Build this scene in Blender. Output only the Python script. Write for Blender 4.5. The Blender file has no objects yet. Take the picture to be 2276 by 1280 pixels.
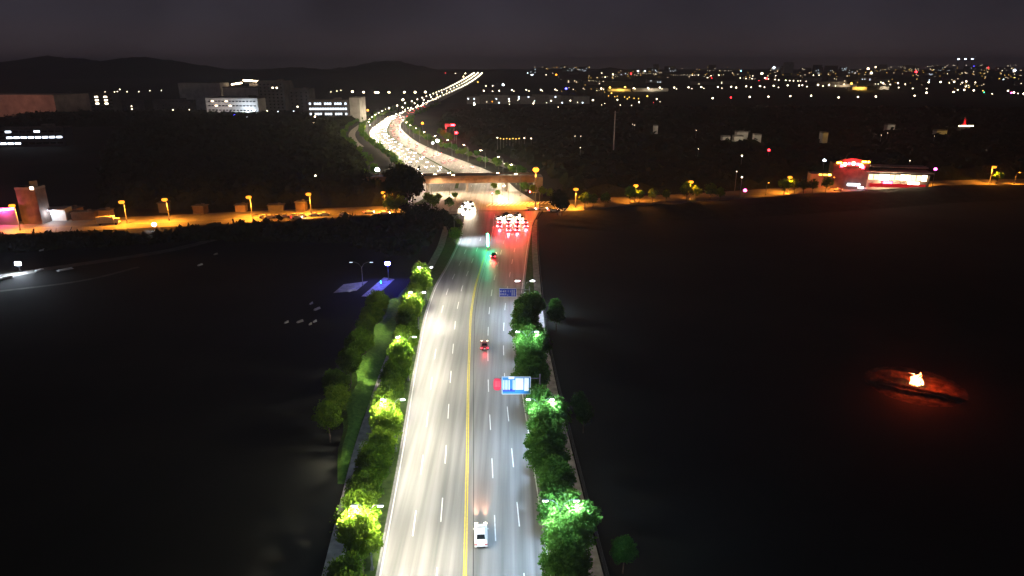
import bpy, math, random
import numpy as np
from mathutils import Vector, Matrix
random.seed(7); RS = np.random.RandomState(7)
S = bpy.context.scene
C = S.collection
R = math.radians
# ------------------------------------------------------------------ camera, sky, added ambient fill, exposure
PITCH = 18.1; CH = 60.0; FPX = 1500.0
cam = bpy.data.cameras.new('camera'); co = bpy.data.objects.new('camera', cam); C.objects.link(co)
co.location = (0, 0, CH); co.rotation_euler = (R(90 - PITCH), 0, 0)
cam.sensor_width = 36; cam.lens = FPX / 2276 * 36; cam.clip_start = 1; cam.clip_end = 30000
S.camera = co
W = bpy.data.worlds.new('World'); S.world = W; W.use_nodes = True
nt = W.node_tree; nt.nodes.clear()
wo = nt.nodes.new('ShaderNodeOutputWorld'); bg = nt.nodes.new('ShaderNodeBackground')
tc = nt.nodes.new('ShaderNodeTexCoord'); sx = nt.nodes.new('ShaderNodeSeparateXYZ'); cr = nt.nodes.new('ShaderNodeValToRGB')
nz = nt.nodes.new('ShaderNodeTexNoise'); nz.inputs['Scale'].default_value = 5; nz.inputs['Detail'].default_value = 5
mr = nt.nodes.new('ShaderNodeMapRange'); mr.inputs[1].default_value = .3; mr.inputs[2].default_value = .7; mr.inputs[3].default_value = .72; mr.inputs[4].default_value = 1.3
vm = nt.nodes.new('ShaderNodeVectorMath'); vm.operation = 'SCALE'
nt.links.new(tc.outputs['Generated'], sx.inputs[0]); nt.links.new(sx.outputs['Z'], cr.inputs[0])
e = cr.color_ramp.elements
e[0].position = 0.0; e[0].color = (.062, .042, .044, 1)
e[1].position = 0.55; e[1].color = (.0055, .0055, .010, 1)
for p, c in ((.02, (.052, .039, .046, 1)), (.06, (.036, .031, .041, 1)), (.14, (.0205, .0185, .031, 1))):
    k = e.new(p); k.color = c
nt.links.new(tc.outputs['Generated'], nz.inputs['Vector']); nt.links.new(nz.outputs[0], mr.inputs[0])
nt.links.new(cr.outputs[0], vm.inputs[0]); nt.links.new(mr.outputs[0], vm.inputs['Scale'])
nt.links.new(vm.outputs[0], bg.inputs[0]); bg.inputs[1].default_value = .84
nt.links.new(bg.outputs[0], wo.inputs[0])
sl = bpy.data.lights.new('ambient_fill', 'SUN'); sl.energy = 0.035; sl.angle = R(10); sl.color = (.85, .85, 1)  # faint fill added to lift the dark ground, no moon in view
so = bpy.data.objects.new('ambient_fill', sl); C.objects.link(so); so.rotation_euler = (R(50), R(15), 0)
S.view_settings.view_transform = 'Standard'; S.view_settings.look = 'None'
S.view_settings.exposure = 0; S.view_settings.gamma = 1
try: S.cycles.use_light_tree = True
except Exception: pass

# ------------------------------------------------------------------ helpers
sP, cP = math.sin(R(PITCH)), math.cos(R(PITCH))
def hill(x, y):                       # height of the open country
    r = 0.0
    if y > 1500: r += 38 * min(1, (y - 1500) / 3000.0) ** 1.5
    return r
def ray(u, v):
    x = (u - 1138) / FPX; y = (640 - v) / FPX
    return x, cP + y * sP, -sP + y * cP
def at(u, v, z=0.0, ymax=4800):       # where the sight line to (u, v) meets height z above the country
    dx, dy, dz = ray(u, v); t = 60.0
    if dz < 0 and (CH - z) / -dz * dy < 1500:
        t = (CH - z) / -dz; return Vector((dx * t, dy * t, z))
    while t < 9000:
        Y = dy * t
        if CH + dz * t <= hill(dx * t, Y) + z or Y > ymax: break
        t += 6
    return Vector((dx * t, dy * t, CH + dz * t))
def tag(o, label=None, cat=None, group=None, kind=None):
    if label: o['label'] = label
    if cat: o['category'] = cat
    if group: o['group'] = group
    if kind: o['kind'] = kind
    return o
def thing(name, label, cat, loc=(0, 0, 0), rz=0, group=None):
    o = bpy.data.objects.new(name, None); C.objects.link(o); o.location = loc; o.rotation_euler = (0, 0, rz)
    return tag(o, label, cat, group)
def dup(o, parent=None, skip=()):
    c = o.copy(); C.objects.link(c); c.parent = parent
    for ch in list(o.children):
        if ch.name.split('.')[0] in skip: continue
        dup(ch, c, skip)
    return c
def link(name, data, parent=None, loc=(0, 0, 0), rot=(0, 0, 0)):
    o = bpy.data.objects.new(name, data); C.objects.link(o); o.parent = parent; o.location = loc; o.rotation_euler = rot
    return o
class MB:
    def __init__(s): s.v = []; s.f = []; s.m = []; s.mi = 0
    def add(s, vs, fs):
        n = len(s.v); s.v += [tuple(p) for p in vs]; s.f += [tuple(i + n for i in f) for f in fs]; s.m += [s.mi] * len(fs); return s
    def box(s, c, d, rz=0, taper=1.0):
        cx, cy, cz = c; hx, hy, hz = d[0] / 2, d[1] / 2, d[2] / 2; ca, sa = math.cos(rz), math.sin(rz); vs = []
        for dz, k in ((-hz, 1), (hz, taper)):
            for a, b in ((-hx, -hy), (hx, -hy), (hx, hy), (-hx, hy)):
                a *= k; b *= k
                vs.append((cx + a * ca - b * sa, cy + a * sa + b * ca, cz + dz))
        return s.add(vs, [(0, 3, 2, 1), (4, 5, 6, 7), (0, 1, 5, 4), (1, 2, 6, 5), (2, 3, 7, 6), (3, 0, 4, 7)])
    def tube(s, pts, rs, n=8):
        pts = [Vector(p) for p in pts]
        if not hasattr(rs, '__len__'): rs = [rs] * len(pts)
        vs = []; fs = []
        for i, p in enumerate(pts):
            d = (pts[min(i + 1, len(pts) - 1)] - pts[max(i - 1, 0)]).normalized()
            a = d.orthogonal().normalized() if abs(d.z) < .9 else Vector((1, 0, 0)); a = (a - d * a.dot(d)).normalized(); b = d.cross(a)
            for k in range(n):
                t = 2 * math.pi * k / n; vs.append(p + (a * math.cos(t) + b * math.sin(t)) * rs[i])
        for i in range(len(pts) - 1):
            for k in range(n):
                fs.append((i * n + k, i * n + (k + 1) % n, (i + 1) * n + (k + 1) % n, (i + 1) * n + k))
        fs.append(tuple(range(n))[::-1]); fs.append(tuple((len(pts) - 1) * n + k for k in range(n)))
        return s.add(vs, fs)
    def loft(s, rings):
        n = len(rings[0]); vs = [p for r in rings for p in r]; fs = []
        for i in range(len(rings) - 1):
            for k in range(n):
                fs.append((i * n + k, i * n + (k + 1) % n, (i + 1) * n + (k + 1) % n, (i + 1) * n + k))
        fs.append(tuple(range(n))[::-1]); fs.append(tuple((len(rings) - 1) * n + k for k in range(n)))
        return s.add(vs, fs)
    def ribbon(s, a, b):               # sheet between two polylines
        n = len(a); return s.add(list(a) + list(b), [(i, n + i, n + i + 1, i + 1) for i in range(n - 1)])
    def mesh(s, name, mats, smooth=False):
        me = bpy.data.meshes.new(name); me.from_pydata(s.v, [], s.f)
        for m in (mats if isinstance(mats, (list, tuple)) else [mats]): me.materials.append(m)
        me.polygons.foreach_set('material_index', s.m)
        if smooth: me.polygons.foreach_set('use_smooth', [True] * len(s.f))
        me.update(); return me
    def build(s, name, mats, parent=None, loc=(0, 0, 0), rot=(0, 0, 0), smooth=False):
        return link(name, s.mesh(name, mats, smooth), parent, loc, rot)
# ------------------------------------------------------------------ materials
def mat(name, col, rough=.7, var=.25, scale=.5, spec=.3, metal=0, bump=0, col2=None, stretch=None, detail=4):
    m = bpy.data.materials.new(name); m.use_nodes = True; t = m.node_tree; b = t.nodes['Principled BSDF']
    b.inputs['Roughness'].default_value = rough; b.inputs['Metallic'].default_value = metal
    b.inputs['Specular IOR Level'].default_value = spec
    c = t.nodes.new('ShaderNodeTexCoord'); n = t.nodes.new('ShaderNodeTexNoise'); n.inputs['Scale'].default_value = scale; n.inputs['Detail'].default_value = detail
    r = t.nodes.new('ShaderNodeValToRGB'); r.color_ramp.elements[0].position = .32; r.color_ramp.elements[1].position = .68
    c2 = col2 or tuple(min(1, x * (1 + var)) for x in col); c1 = col if col2 else tuple(x * (1 - var) for x in col)
    r.color_ramp.elements[0].color = (*c1, 1); r.color_ramp.elements[1].color = (*c2, 1)
    if stretch:
        mp = t.nodes.new('ShaderNodeMapping'); mp.inputs['Scale'].default_value = stretch
        t.links.new(c.outputs['Object'], mp.inputs[0]); t.links.new(mp.outputs[0], n.inputs['Vector'])
    else: t.links.new(c.outputs['Object'], n.inputs['Vector'])
    t.links.new(n.outputs[0], r.inputs[0]); t.links.new(r.outputs[0], b.inputs['Base Color'])
    if bump:
        bp = t.nodes.new('ShaderNodeBump'); bp.inputs['Strength'].default_value = bump; bp.inputs['Distance'].default_value = .2
        t.links.new(n.outputs[0], bp.inputs['Height']); t.links.new(bp.outputs[0], b.inputs['Normal'])
    return m
def glow(name, col, st, sample=True):
    m = bpy.data.materials.new(name); m.use_nodes = True; t = m.node_tree; t.nodes.clear()
    o = t.nodes.new('ShaderNodeOutputMaterial'); e = t.nodes.new('ShaderNodeEmission')
    e.inputs[0].default_value = (*col, 1); e.inputs[1].default_value = st; t.links.new(e.outputs[0], o.inputs[0])
    if not sample:
        m.cycles.emission_sampling = 'NONE'
    return m
def leafmat(name, c1, c2, tr=.45):
    m = bpy.data.materials.new(name); m.use_nodes = True; t = m.node_tree; t.nodes.clear()
    o = t.nodes.new('ShaderNodeOutputMaterial'); mx = t.nodes.new('ShaderNodeMixShader'); d = t.nodes.new('ShaderNodeBsdfDiffuse'); l = t.nodes.new('ShaderNodeBsdfTranslucent')
    c = t.nodes.new('ShaderNodeTexCoord'); n = t.nodes.new('ShaderNodeTexNoise'); n.inputs['Scale'].default_value = .9; n.inputs['Detail'].default_value = 5
    oi = t.nodes.new('ShaderNodeObjectInfo'); ad = t.nodes.new('ShaderNodeMath'); ad.operation = 'MULTIPLY_ADD'; ad.inputs[1].default_value = .35; ad.inputs[2].default_value = -.17
    a2 = t.nodes.new('ShaderNodeMath'); a2.operation = 'ADD'
    r = t.nodes.new('ShaderNodeValToRGB'); r.color_ramp.elements[0].position = .3; r.color_ramp.elements[1].position = .7
    r.color_ramp.elements[0].color = (*c1, 1); r.color_ramp.elements[1].color = (*c2, 1)
    t.links.new(c.outputs['Object'], n.inputs['Vector']); t.links.new(oi.outputs['Random'], ad.inputs[0])
    t.links.new(n.outputs[0], a2.inputs[0]); t.links.new(ad.outputs[0], a2.inputs[1]); t.links.new(a2.outputs[0], r.inputs[0])
    t.links.new(r.outputs[0], d.inputs[0]); t.links.new(r.outputs[0], l.inputs[0]); mx.inputs[0].default_value = tr
    t.links.new(d.outputs[0], mx.inputs[1]); t.links.new(l.outputs[0], mx.inputs[2]); t.links.new(mx.outputs[0], o.inputs[0])
    return m
M = dict(
 ground=mat('ground', (.009, .010, .008), .95, scale=.02, col2=(.024, .022, .018), detail=9, spec=.05),
 bank=mat('bank', (.009, .011, .007), .95, scale=.25, col2=(.022, .022, .014), detail=6, spec=.05, bump=.5),
 track=mat('track', (.10, .095, .085), .9, scale=.3, var=.35, spec=.1),
 asphalt=mat('asphalt', (.125, .123, .118), .52, scale=.9, col2=(.24, .235, .225), stretch=(1.0, .022, 1), detail=6, spec=.45),
 asphalt2=mat('asphalt_worn', (.085, .08, .075), .7, scale=.12, col2=(.17, .16, .15), detail=7, spec=.3),
 white=mat('road_paint', (.7, .7, .68), .6, scale=2, var=.15),
 yellow=mat('yellow_paint', (.65, .50, .05), .6, scale=2, var=.15),
 grass=mat('grass', (.035, .09, .010), .9, scale=1.6, col2=(.085, .17, .02), spec=.1, bump=.6, detail=8),
 kerb=mat('kerb', (.30, .29, .27), .8, scale=1.5),
 paving=mat('paving', (.26, .24, .21), .8, scale=.7, var=.3),
 verge=mat('verge', (.03, .055, .012), .9, scale=.8, col2=(.07, .11, .025), spec=.1, bump=.4),
 steel=mat('steel', (.16, .165, .17), .5, scale=3, var=.1, metal=.5),
 dark=mat('dark_metal', (.02, .02, .022), .5, scale=3, var=.2),
 black=mat('black_rubber', (.012, .012, .012), .8, scale=5, var=.2),
 glass=mat('glass', (.01, .012, .014), .08, scale=2, var=.1, spec=.8),
 concrete=mat('concrete', (.27, .26, .24), .8, scale=.4, var=.3),
 concrete_d=mat('concrete_dark', (.12, .11, .105), .85, scale=.3, var=.3),
 plaster=mat('plaster', (.45, .44, .42), .85, scale=.15, var=.2),
 plaster_w=mat('plaster_warm', (.34, .25, .20), .85, scale=.1, var=.25),
 plaster_d=mat('plaster_dark', (.10, .095, .10), .85, scale=.1, var=.3),
 girder=mat('girder', (.20, .12, .07), .7, scale=.5, var=.3),
 bark=mat('bark', (.09, .065, .045), .9, scale=4, var=.4),
 carred=mat('red_car_paint', (.10, .008, .012), .3, scale=2, var=.1, spec=.6),
 red=mat('red_paint', (.35, .02, .03), .3, scale=2, var=.1, spec=.6),
 carwhite=mat('white_car_paint', (.72, .72, .70), .25, scale=2, var=.03, spec=.6),
 carsilver=mat('silver_car_paint', (.35, .36, .38), .3, scale=2, var=.05, metal=.5),
 cardark=mat('dark_car_paint', (.03, .03, .035), .25, scale=2, var=.1, spec=.6),
 signblue=mat('sign_blue', (.015, .04, .42), .5, scale=2, var=.08),
 signcyan=mat('sign_cyan', (.03, .20, .46), .5, scale=2, var=.08),
 signwhite=mat('sign_white', (.8, .82, .85), .5, scale=2, var=.05),
 signred=mat('sign_red', (.62, .03, .07), .5, scale=2, var=.08),
 wall_brown=mat('wall_brown', (.08, .055, .045), .9, scale=.4, var=.4),
 wood=mat('wood', (.10, .06, .04), .9, scale=1, var=.4),
)
M['leaf'] = leafmat('leaf', (.045, .10, .008), (.13, .22, .016))
M['leaf_cool'] = leafmat('leaf_cool', (.035, .10, .014), (.09, .20, .03))
M['leaf_unlit'] = leafmat('leaf_unlit', (.010, .014, .006), (.024, .030, .012), .2)  # leaf colour darkened, shade of unlit trees and woods put into it
GL = dict(white=(1, .82, .56), cool=(.74, .86, 1), warm=(1, .74, .45), yellow=(1, .58, .09), orange=(1, .31, .022),
          red=(1, .02, .03), blue=(.06, .06, 1), cyan=(.2, .6, 1), green=(.05, 1, .45), pink=(1, .08, .35))
GM = {}
def gm(c, s):
    k = (c, s)
    if k not in GM: GM[k] = glow('lit_%s' % c, GL[c], s)
    return GM[k]
def lamp(parent, kind, loc, power, col, rot=(0, 0, 0), size=.25, cone=120, blend=.6, name='light'):
    l = bpy.data.lights.new(name, kind); l.energy = power; l.color = GL[col] if isinstance(col, str) else col
    if kind == 'SPOT': l.spot_size = R(cone); l.spot_blend = blend; l.shadow_soft_size = size
    if kind == 'POINT': l.shadow_soft_size = size
    return link(name, l, parent, loc, rot)

# ------------------------------------------------------------------ road geometry in metres (X of each line as a function of Y)
YY = np.arange(10, 300, 2.5)
def sm(pts):
    ys = [p[0] for p in pts]; xs = [p[1] for p in pts]; f = np.interp(YY, ys, xs)
    k = np.exp(-np.linspace(-2, 2, 11) ** 2); k /= k.sum(); g = np.convolve(np.pad(f, 5, mode='edge'), k, 'valid')
    return lambda y: float(np.interp(y, YY, g))
medX = sm([(10, -2.9), (68.5, -5.8), (97.5, -7.3), (122, -8.7), (161, -10.5), (184, -10.6), (212, -9.4), (229, -8.4), (249, -7.6), (300, -7.7)])
lefX = sm([(10, -14), (68.5, -16.7), (97.5, -18.3), (122, -20), (161, -22.2), (184, -22.3), (207, -20.6), (242, -19), (300, -20.6)])
rigX = sm([(10, 7.5), (68.5, 5.2), (97.5, 3.6), (122, 2.2), (145, 1.8), (170, 2.6), (192, 3.8), (223, 5.4), (265, 8.1), (300, 13)])
patX = sm([(10, -17), (68.5, -22.4), (97.5, -25.0), (122, -26.0), (161, -26.8), (184, -26.6), (230, -25), (300, -27)])
fenX = sm([(10, 16), (68.5, 11.6), (100, 10), (120, 9.1), (149, 8.2), (184, 8.5), (223, 9), (273, 10.4), (300, 16)])
def strip(name, fa, fb, z, m, y0=12, y1=292, kind='structure', step=2.5):
    b = MB(); ys = np.arange(y0, y1 + .01, step)
    b.ribbon([(fa(y), y, z) for y in ys], [(fb(y), y, z) for y in ys])
    return tag(b.build(name, m), kind=kind)
def catmull(pts, n=8):
    out = []; P = [Vector(p) for p in pts]; P = [P[0] * 2 - P[1]] + P + [P[-1] * 2 - P[-2]]
    for i in range(1, len(P) - 2):
        a, b, c, d = P[i - 1:i + 3]
        for k in range(n):
            t = k / n; out.append(.5 * ((2 * b) + (c - a) * t + (2 * a - 5 * b + 4 * c - d) * t * t + (3 * b - a - 3 * c + d) * t ** 3))
    out.append(P[-2]); return out
def walk(path, step, start=0):         # points and headings every step metres
    out = []; acc = -start
    for a, b in zip(path[:-1], path[1:]):
        L = (b - a).length; 
        while acc <= L:
            if acc >= 0: out.append((a + (b - a) * (acc / L), math.atan2(-(b - a).x, (b - a).y)))
            acc += step
        acc -= L
    return out
def offs(path, d):
    out = []
    for i, p in enumerate(path):
        t = path[min(i + 1, len(path) - 1)] - path[max(i - 1, 0)]; n = Vector((t.y, -t.x, 0)).normalized()
        out.append(p + n * d)
    return out

# ground sheet, reaching the horizon
gx = np.concatenate([-np.geomspace(9000, 60, 60), np.linspace(-50, 50, 21), np.geomspace(60, 9000, 60)])
gy = np.concatenate([np.linspace(-400, 300, 40), np.geomspace(310, 12000, 90)])
b = MB(); nX = len(gx)
b.add([(x, y, hill(x, y) - .06) for y in gy for x in gx], [(j * nX + i, j * nX + i + 1, (j + 1) * nX + i + 1, (j + 1) * nX + i) for j in range(len(gy) - 1) for i in range(nX - 1)])
tag(b.build('ground', M['ground'], smooth=True), kind='structure')
# near road
strip('road', lefX, rigX, .012, M['asphalt'])
for f in (lambda y: lefX(y) + .35, lambda y: rigX(y) - .45): strip('edge_line', (lambda g: lambda y: g(y) - .09)(f), (lambda g: lambda y: g(y) + .09)(f), .017, M['white'], 12, 262)
for o_ in (-.28, .02): strip('centre_line', (lambda k: lambda y: medX(y) + k)(o_), (lambda k: lambda y: medX(y) + k + .17)(o_), .017, M['yellow'], 12, 250)
strip('pavement_joint', lambda y: medX(y) + .95, lambda y: medX(y) + 1.03, .016, M['black'], 12, 230)
def dashes(name, f, y0, y1, ph):
    b = MB(); y = y0 + ph
    while y < y1:
        ys = np.linspace(y, y + 5.5, 4); b.ribbon([(f(q) - .08, q, .017) for q in ys], [(f(q) + .08, q, .017) for q in ys]); y += 14.5
    tag(b.build(name, M['white']), kind='structure')
for k, ph in ((1, 2), (2, 5)):
    dashes('lane_line', lambda y, k=k: lefX(y) + (medX(y) - lefX(y)) * k / 3 + .1, 16, 250, ph)
    dashes('lane_line', lambda y, k=k: medX(y) + .6 + (rigX(y) - medX(y) - .9) * k / 3, 16, 240, ph - 1)
# verges, kerbs, paths
def slab(name, fa, fb, z, m, y0, y1):
    b = MB(); ys = np.arange(y0, y1 + .01, 2.5)
    A = [(fa(y), y) for y in ys]; B = [(fb(y), y) for y in ys]
    for (p, q) in zip(range(len(ys) - 1), range(1, len(ys))):
        for (a0, a1) in ((A[p], A[q]), (B[p], B[q])): b.add([(*a0, -.03), (*a1, -.03), (*a1, z), (*a0, z)], [(0, 1, 2, 3)])
    b.ribbon([(*a, z) for a in A], [(*a, z) for a in B])
    return tag(b.build(name, m), kind='structure')
slab('kerb', lambda y: lefX(y) - .2, lefX, .14, M['kerb'], 12, 270); slab('kerb', rigX, lambda y: rigX(y) + .2, .14, M['kerb'], 12, 262)
slab('verge', lambda y: patX(y) + 1.2, lambda y: lefX(y) - .2, .12, M['verge'], 12, 262)
b = MB(); ys = np.arange(88, 190, 2.5); rg = random.Random(2); jit = [rg.uniform(-.4, .4) for _ in ys]
tp = lambda y: max(0.0, min(1.0, (y - 88) / 34.0, (189 - y) / 20.0)) * (.82 + .18 * math.sin(y * .35))
for (d0, z0), (d1, z1) in (((1.25, .02), (2.6, .5)), ((2.6, .5), (4.4, 1.3)), ((4.4, 1.3), (6.2, 1.5)), ((6.2, 1.5), (8.2, -.08))):
    b.ribbon([(patX(y) - 1.25 - (d0 - 1.25) * (.15 + .85 * tp(y)) - (j if d0 > 2 else 0) * tp(y), y, (z0 + (j * .2 if d0 > 2 else 0)) * tp(y) - .03) for y, j in zip(ys, jit)], [(patX(y) - 1.25 - (d1 - 1.25) * (.15 + .85 * tp(y)) - j * tp(y), y, (z1 + j * .2) * tp(y) - .03) for y, j in zip(ys, jit)])
tag(b.build('grass_bank', M['grass'], smooth=True), kind='structure')
slab('verge', lambda y: rigX(y) + .2, lambda y: max(rigX(y) + .4, fenX(y) - 2.2), .12, M['verge'], 12, 262)
slab('footpath', lambda y: patX(y) - 1.2, lambda y: patX(y) + 1.2, .10, M['paving'], 12, 262)
slab('footpath', lambda y: max(rigX(y) + .4, fenX(y) - 2.2), lambda y: fenX(y) - .3, .10, M['paving'], 12, 275)
# crossing road and far road
crossP = catmull([(-330, 232, 0), (-199, 257, 0), (-155, 266.4, 0), (-109, 278, 0), (-55, 289, 0), (-27, 295, 0), (20, 301, 0), (57, 312, 0), (100, 323, 0), (139, 336, 0), (205, 354, 0), (276, 366, 0), (420, 382, 0)])
b = MB(); b.ribbon([p + Vector((0, 0, .004)) for p in offs(crossP, -15)], [p + Vector((0, 0, .004)) for p in offs(crossP, 9)])
tag(b.build('cross_road', M['asphalt2']), kind='structure')
for k, d in ((-.15, 0), (0, 0)):
    pass
b = MB(); b.ribbon([p + Vector((0, 0, .009)) for p in offs(crossP, -.2)][:36], [p + Vector((0, 0, .009)) for p in offs(crossP, -.05)][:36]); b.ribbon([p + Vector((0, 0, .009)) for p in offs(crossP, -.2)][58:], [p + Vector((0, 0, .009)) for p in offs(crossP, -.05)][58:])
tag(b.build('centre_line', M['yellow']), kind='structure')
FL = [(-38, 291, 0), (-56, 312, 0), (-60, 345, 0), (-57, 392, 0), (-67, 433, 0), (-91, 510, 0), (-120, 594, 0), (-142, 690, 0), (-154, 823, 0), (-157, 927, 0), (-155, 1300, 0), (-172, 2400, 0), (-198, 3900, 0)]
FR = [(14, 296, 0), (10, 318, 0), (3, 345, 0), (-7, 392, 0), (-26, 443, 0), (-50, 500, 0), (-77, 572, 0), (-99, 650, 0), (-120, 745, 0), (-131, 868, 0), (-133, 1084, 0), (-138, 2400, 0), (-160, 3900, 0)]
FLs, FRs = catmull(FL), catmull(FR)
zh = lambda p, z: Vector((p.x, p.y, hill(p.x, p.y) + z))
b = MB(); b.ribbon([zh(p, .03 + max(0, p.y - 1500) * .0005) for p in FLs], [zh(p, .03 + max(0, p.y - 1500) * .0005) for p in FRs]); tag(b.build('far_road', M['asphalt']), kind='structure')
FC = [(a + c) * .5 for a, c in zip(FLs, FRs)]
def fpath(t): return [a * (1 - t) + c * t for a, c in zip(FLs, FRs)]
# lane marks and the planted central reserve of the far road
for t in (.13, .25, .37, .63, .75, .87):
    b = MB()
    for p, h in walk([q for q in fpath(t) if 352 < q.y < 1100], 12):
        d = Vector((-math.sin(h), math.cos(h), 0)); n = Vector((d.y, -d.x, 0)) * .09
        b.add([p - n + Vector((0, 0, .04)), p + n + Vector((0, 0, .04)), p + n + d * 5 + Vector((0, 0, .04)), p - n + d * 5 + Vector((0, 0, .04))], [(0, 1, 2, 3)])
    tag(b.build('lane_line', M['white']), kind='structure')
def island(name, a, c, z, m):
    b = MB()
    for i in range(len(a) - 1):
        for p, q in ((a[i], a[i + 1]), (c[i], c[i + 1])): b.add([zh(p, 0), zh(q, 0), zh(q, z), zh(p, z)], [(0, 1, 2, 3)])
    b.ribbon([zh(p, z) for p in a], [zh(p, z) for p in c]); return tag(b.build(name, m), kind='structure')
seg = lambda P, y0, y1: [p for p in P if y0 <= p.y <= y1]
island('median_strip', seg(fpath(.485), 350, 900), seg(fpath(.515), 350, 900), .18, M['verge'])
island('median_strip', seg(fpath(.44), 308, 336), seg(fpath(.50), 308, 336), .18, M['kerb'])
island('traffic_island', [Vector((-46, 306, 0)), Vector((-43, 318, 0)), Vector((-42, 331, 0))], [Vector((-43, 305, 0)), Vector((-35, 318, 0)), Vector((-36, 331, 0))], .18, M['verge'])
# slip road with pale paving on the outer side of the bend
sl_ = seg(offs(FLs, -13), 540, 780); b = MB(); b.ribbon([p + Vector((0, 0, .02)) for p in offs(sl_, -6)], [p + Vector((0, 0, .02)) for p in sl_]); tag(b.build('slip_road', M['paving']), kind='structure')
sl2 = seg(offs(FRs, 14), 380, 640); b = MB(); b.ribbon([p + Vector((0, 0, .02)) for p in sl2], [p + Vector((0, 0, .02)) for p in offs(sl2, 7)]); tag(b.build('slip_road', M['paving']), kind='structure')
# zebra crossings and stop lines at the junction
b = MB()
for k in range(17):
    x = -12 + k * 1.9; y = 303 + .2 * (x + 12); b.add([(x, y, .043), (x + 1.0, y + .1, .043), (x + 3.0, y + 6.6, .043), (x + 2.0, y + 6.5, .043)], [(0, 1, 2, 3)])
tag(b.build('zebra_crossing', M['white']), kind='structure')
b = MB(); b.box((.6, 271.5, .017), (15.5, .5, .004)); tag(b.build('stop_line', M['white']), kind='structure')

# ------------------------------------------------------------------ banks, dirt tracks, yard
def bank(pts, w, label_name, h=3.0, seed=1):
    P = catmull(pts, 10); b = MB(); rs = random.Random(seed); rows = []
    for i, p in enumerate(P):
        t = P[min(i + 1, len(P) - 1)] - P[max(i - 1, 0)]; n = Vector((t.y, -t.x, 0)).normalized(); hh = max(.3, p.z + rs.uniform(-.35, .35))
        rows.append([p.xy.to_3d() + n * (d + rs.uniform(-.5, .5)) + Vector((0, 0, hh * k - .1)) for d, k in ((-.8 * w * .4, 0), (-w * .18, .75), (0, 1), (w * .25, .8), (w * .6, .35), (w, 0))])
    m = len(rows[0]); b.add([q for r in rows for q in r], [(i * m + k, i * m + k + 1, (i + 1) * m + k + 1, (i + 1) * m + k) for i in range(len(rows) - 1) for k in range(m - 1)])
    return tag(b.build(label_name, M['bank'], smooth=True), kind='structure')
bank([(20, 262, .4), (30, 282, .9), (50, 294, 1.4), (78, 299, 1.8), (120, 311, 2.8), (165, 325, 3.0), (205, 337, 3.0), (245, 345, 3.0), (300, 346, 1.6), (360, 345, 1)], 26, 'earth_bank', seed=3)
bank([(-330, 208, .8), (-240, 226, .8), (-190, 238, .9), (-150, 246, .8), (-115, 259, .8), (-80, 270, 1.5), (-52, 278, 2.0), (-34, 282, 1.8)], 14, 'earth_bank', seed=5)
tr = catmull([(-220, 190, .0), (-160, 194, 0), (-146, 203, 0), (-134, 212, 0), (-118, 226, 0), (-106, 248, 0)]); b = MB(); b.ribbon([p + Vector((0, 0, .0)) for p in offs(tr, -2)], [p for p in offs(tr, 2.2)]); tag(b.build('dirt_track', M['track']), kind='structure')
tr = catmull([(-150, 178, 0), (-128, 190, 0), (-118, 205, 0)]); b = MB(); b.ribbon(offs(tr, -.8), offs(tr, .8)); tag(b.build('dirt_track', M['track']), kind='structure')
b = MB(); b.add([(-41.5, 176, .02), (-37.5, 176, .02), (-35, 192, .02), (-38.5, 194, .02)], [(0, 1, 2, 3)]); tag(b.build('concrete_yard', M['paving']), kind='structure')
b = MB(); b.add([(-50, 179, .02), (-44, 181, .02), (-42.5, 190, .02), (-49, 187, .02)], [(0, 1, 2, 3)]); tag(b.build('concrete_yard', M['paving']), kind='structure')

# ------------------------------------------------------------------ hills at the horizon
def ridge(name, Y, prof, depth, seed):
    rs = random.Random(seed); b = MB(); us = np.linspace(prof[0][0], prof[-1][0], 120); rows = []
    off = [rs.uniform(0, 6) for _ in range(8)]
    for u in us:
        v = np.interp(u, [p[0] for p in prof], [p[1] for p in prof])
        v += .9 * math.sin(u / 11 + off[0]) + .7 * math.sin(u / 4.3 + off[1]) + .5 * rs.uniform(-1, 1)
        dx, dy, dz = ray(u, v); t = Y / dy; x, z = dx * t, max(5, CH + dz * t)
        rows.append([(x, Y - depth, 0), (x, Y - depth * .6, z * .45), (x, Y - depth * .25, z * .8), (x, Y, z), (x, Y + depth * .5, z * .5), (x, Y + depth, 0)])
    m = 6; b.add([q for r in rows for q in r], [(i * m + k, i * m + k + 1, (i + 1) * m + k + 1, (i + 1) * m + k) for i in range(len(rows) - 1) for k in range(m - 1)])
    return tag(b.build(name, M['bank'], smooth=True), kind='structure')
ridge('hills', 3800, [(-400, 150), (-100, 138), (0, 142), (100, 124), (180, 130), (230, 136), (290, 126), (340, 128), (420, 140), (480, 150), (540, 158), (580, 156), (640, 149), (700, 151), (740, 158), (760, 160)], 900, 1)
ridge('hills', 5200, [(560, 160), (640, 150), (700, 158), (760, 150), (810, 142), (850, 134), (890, 137), (940, 147), (980, 158), (1010, 164), (1030, 168)], 900, 2)
ridge('hills', 4700, [(1055, 172), (1075, 158), (1100, 156), (1130, 159), (1170, 165), (1200, 158), (1230, 152), (1270, 154), (1300, 160), (1340, 152), (1370, 150), (1400, 158), (1500, 161), (1560, 166)], 500, 3)

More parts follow.
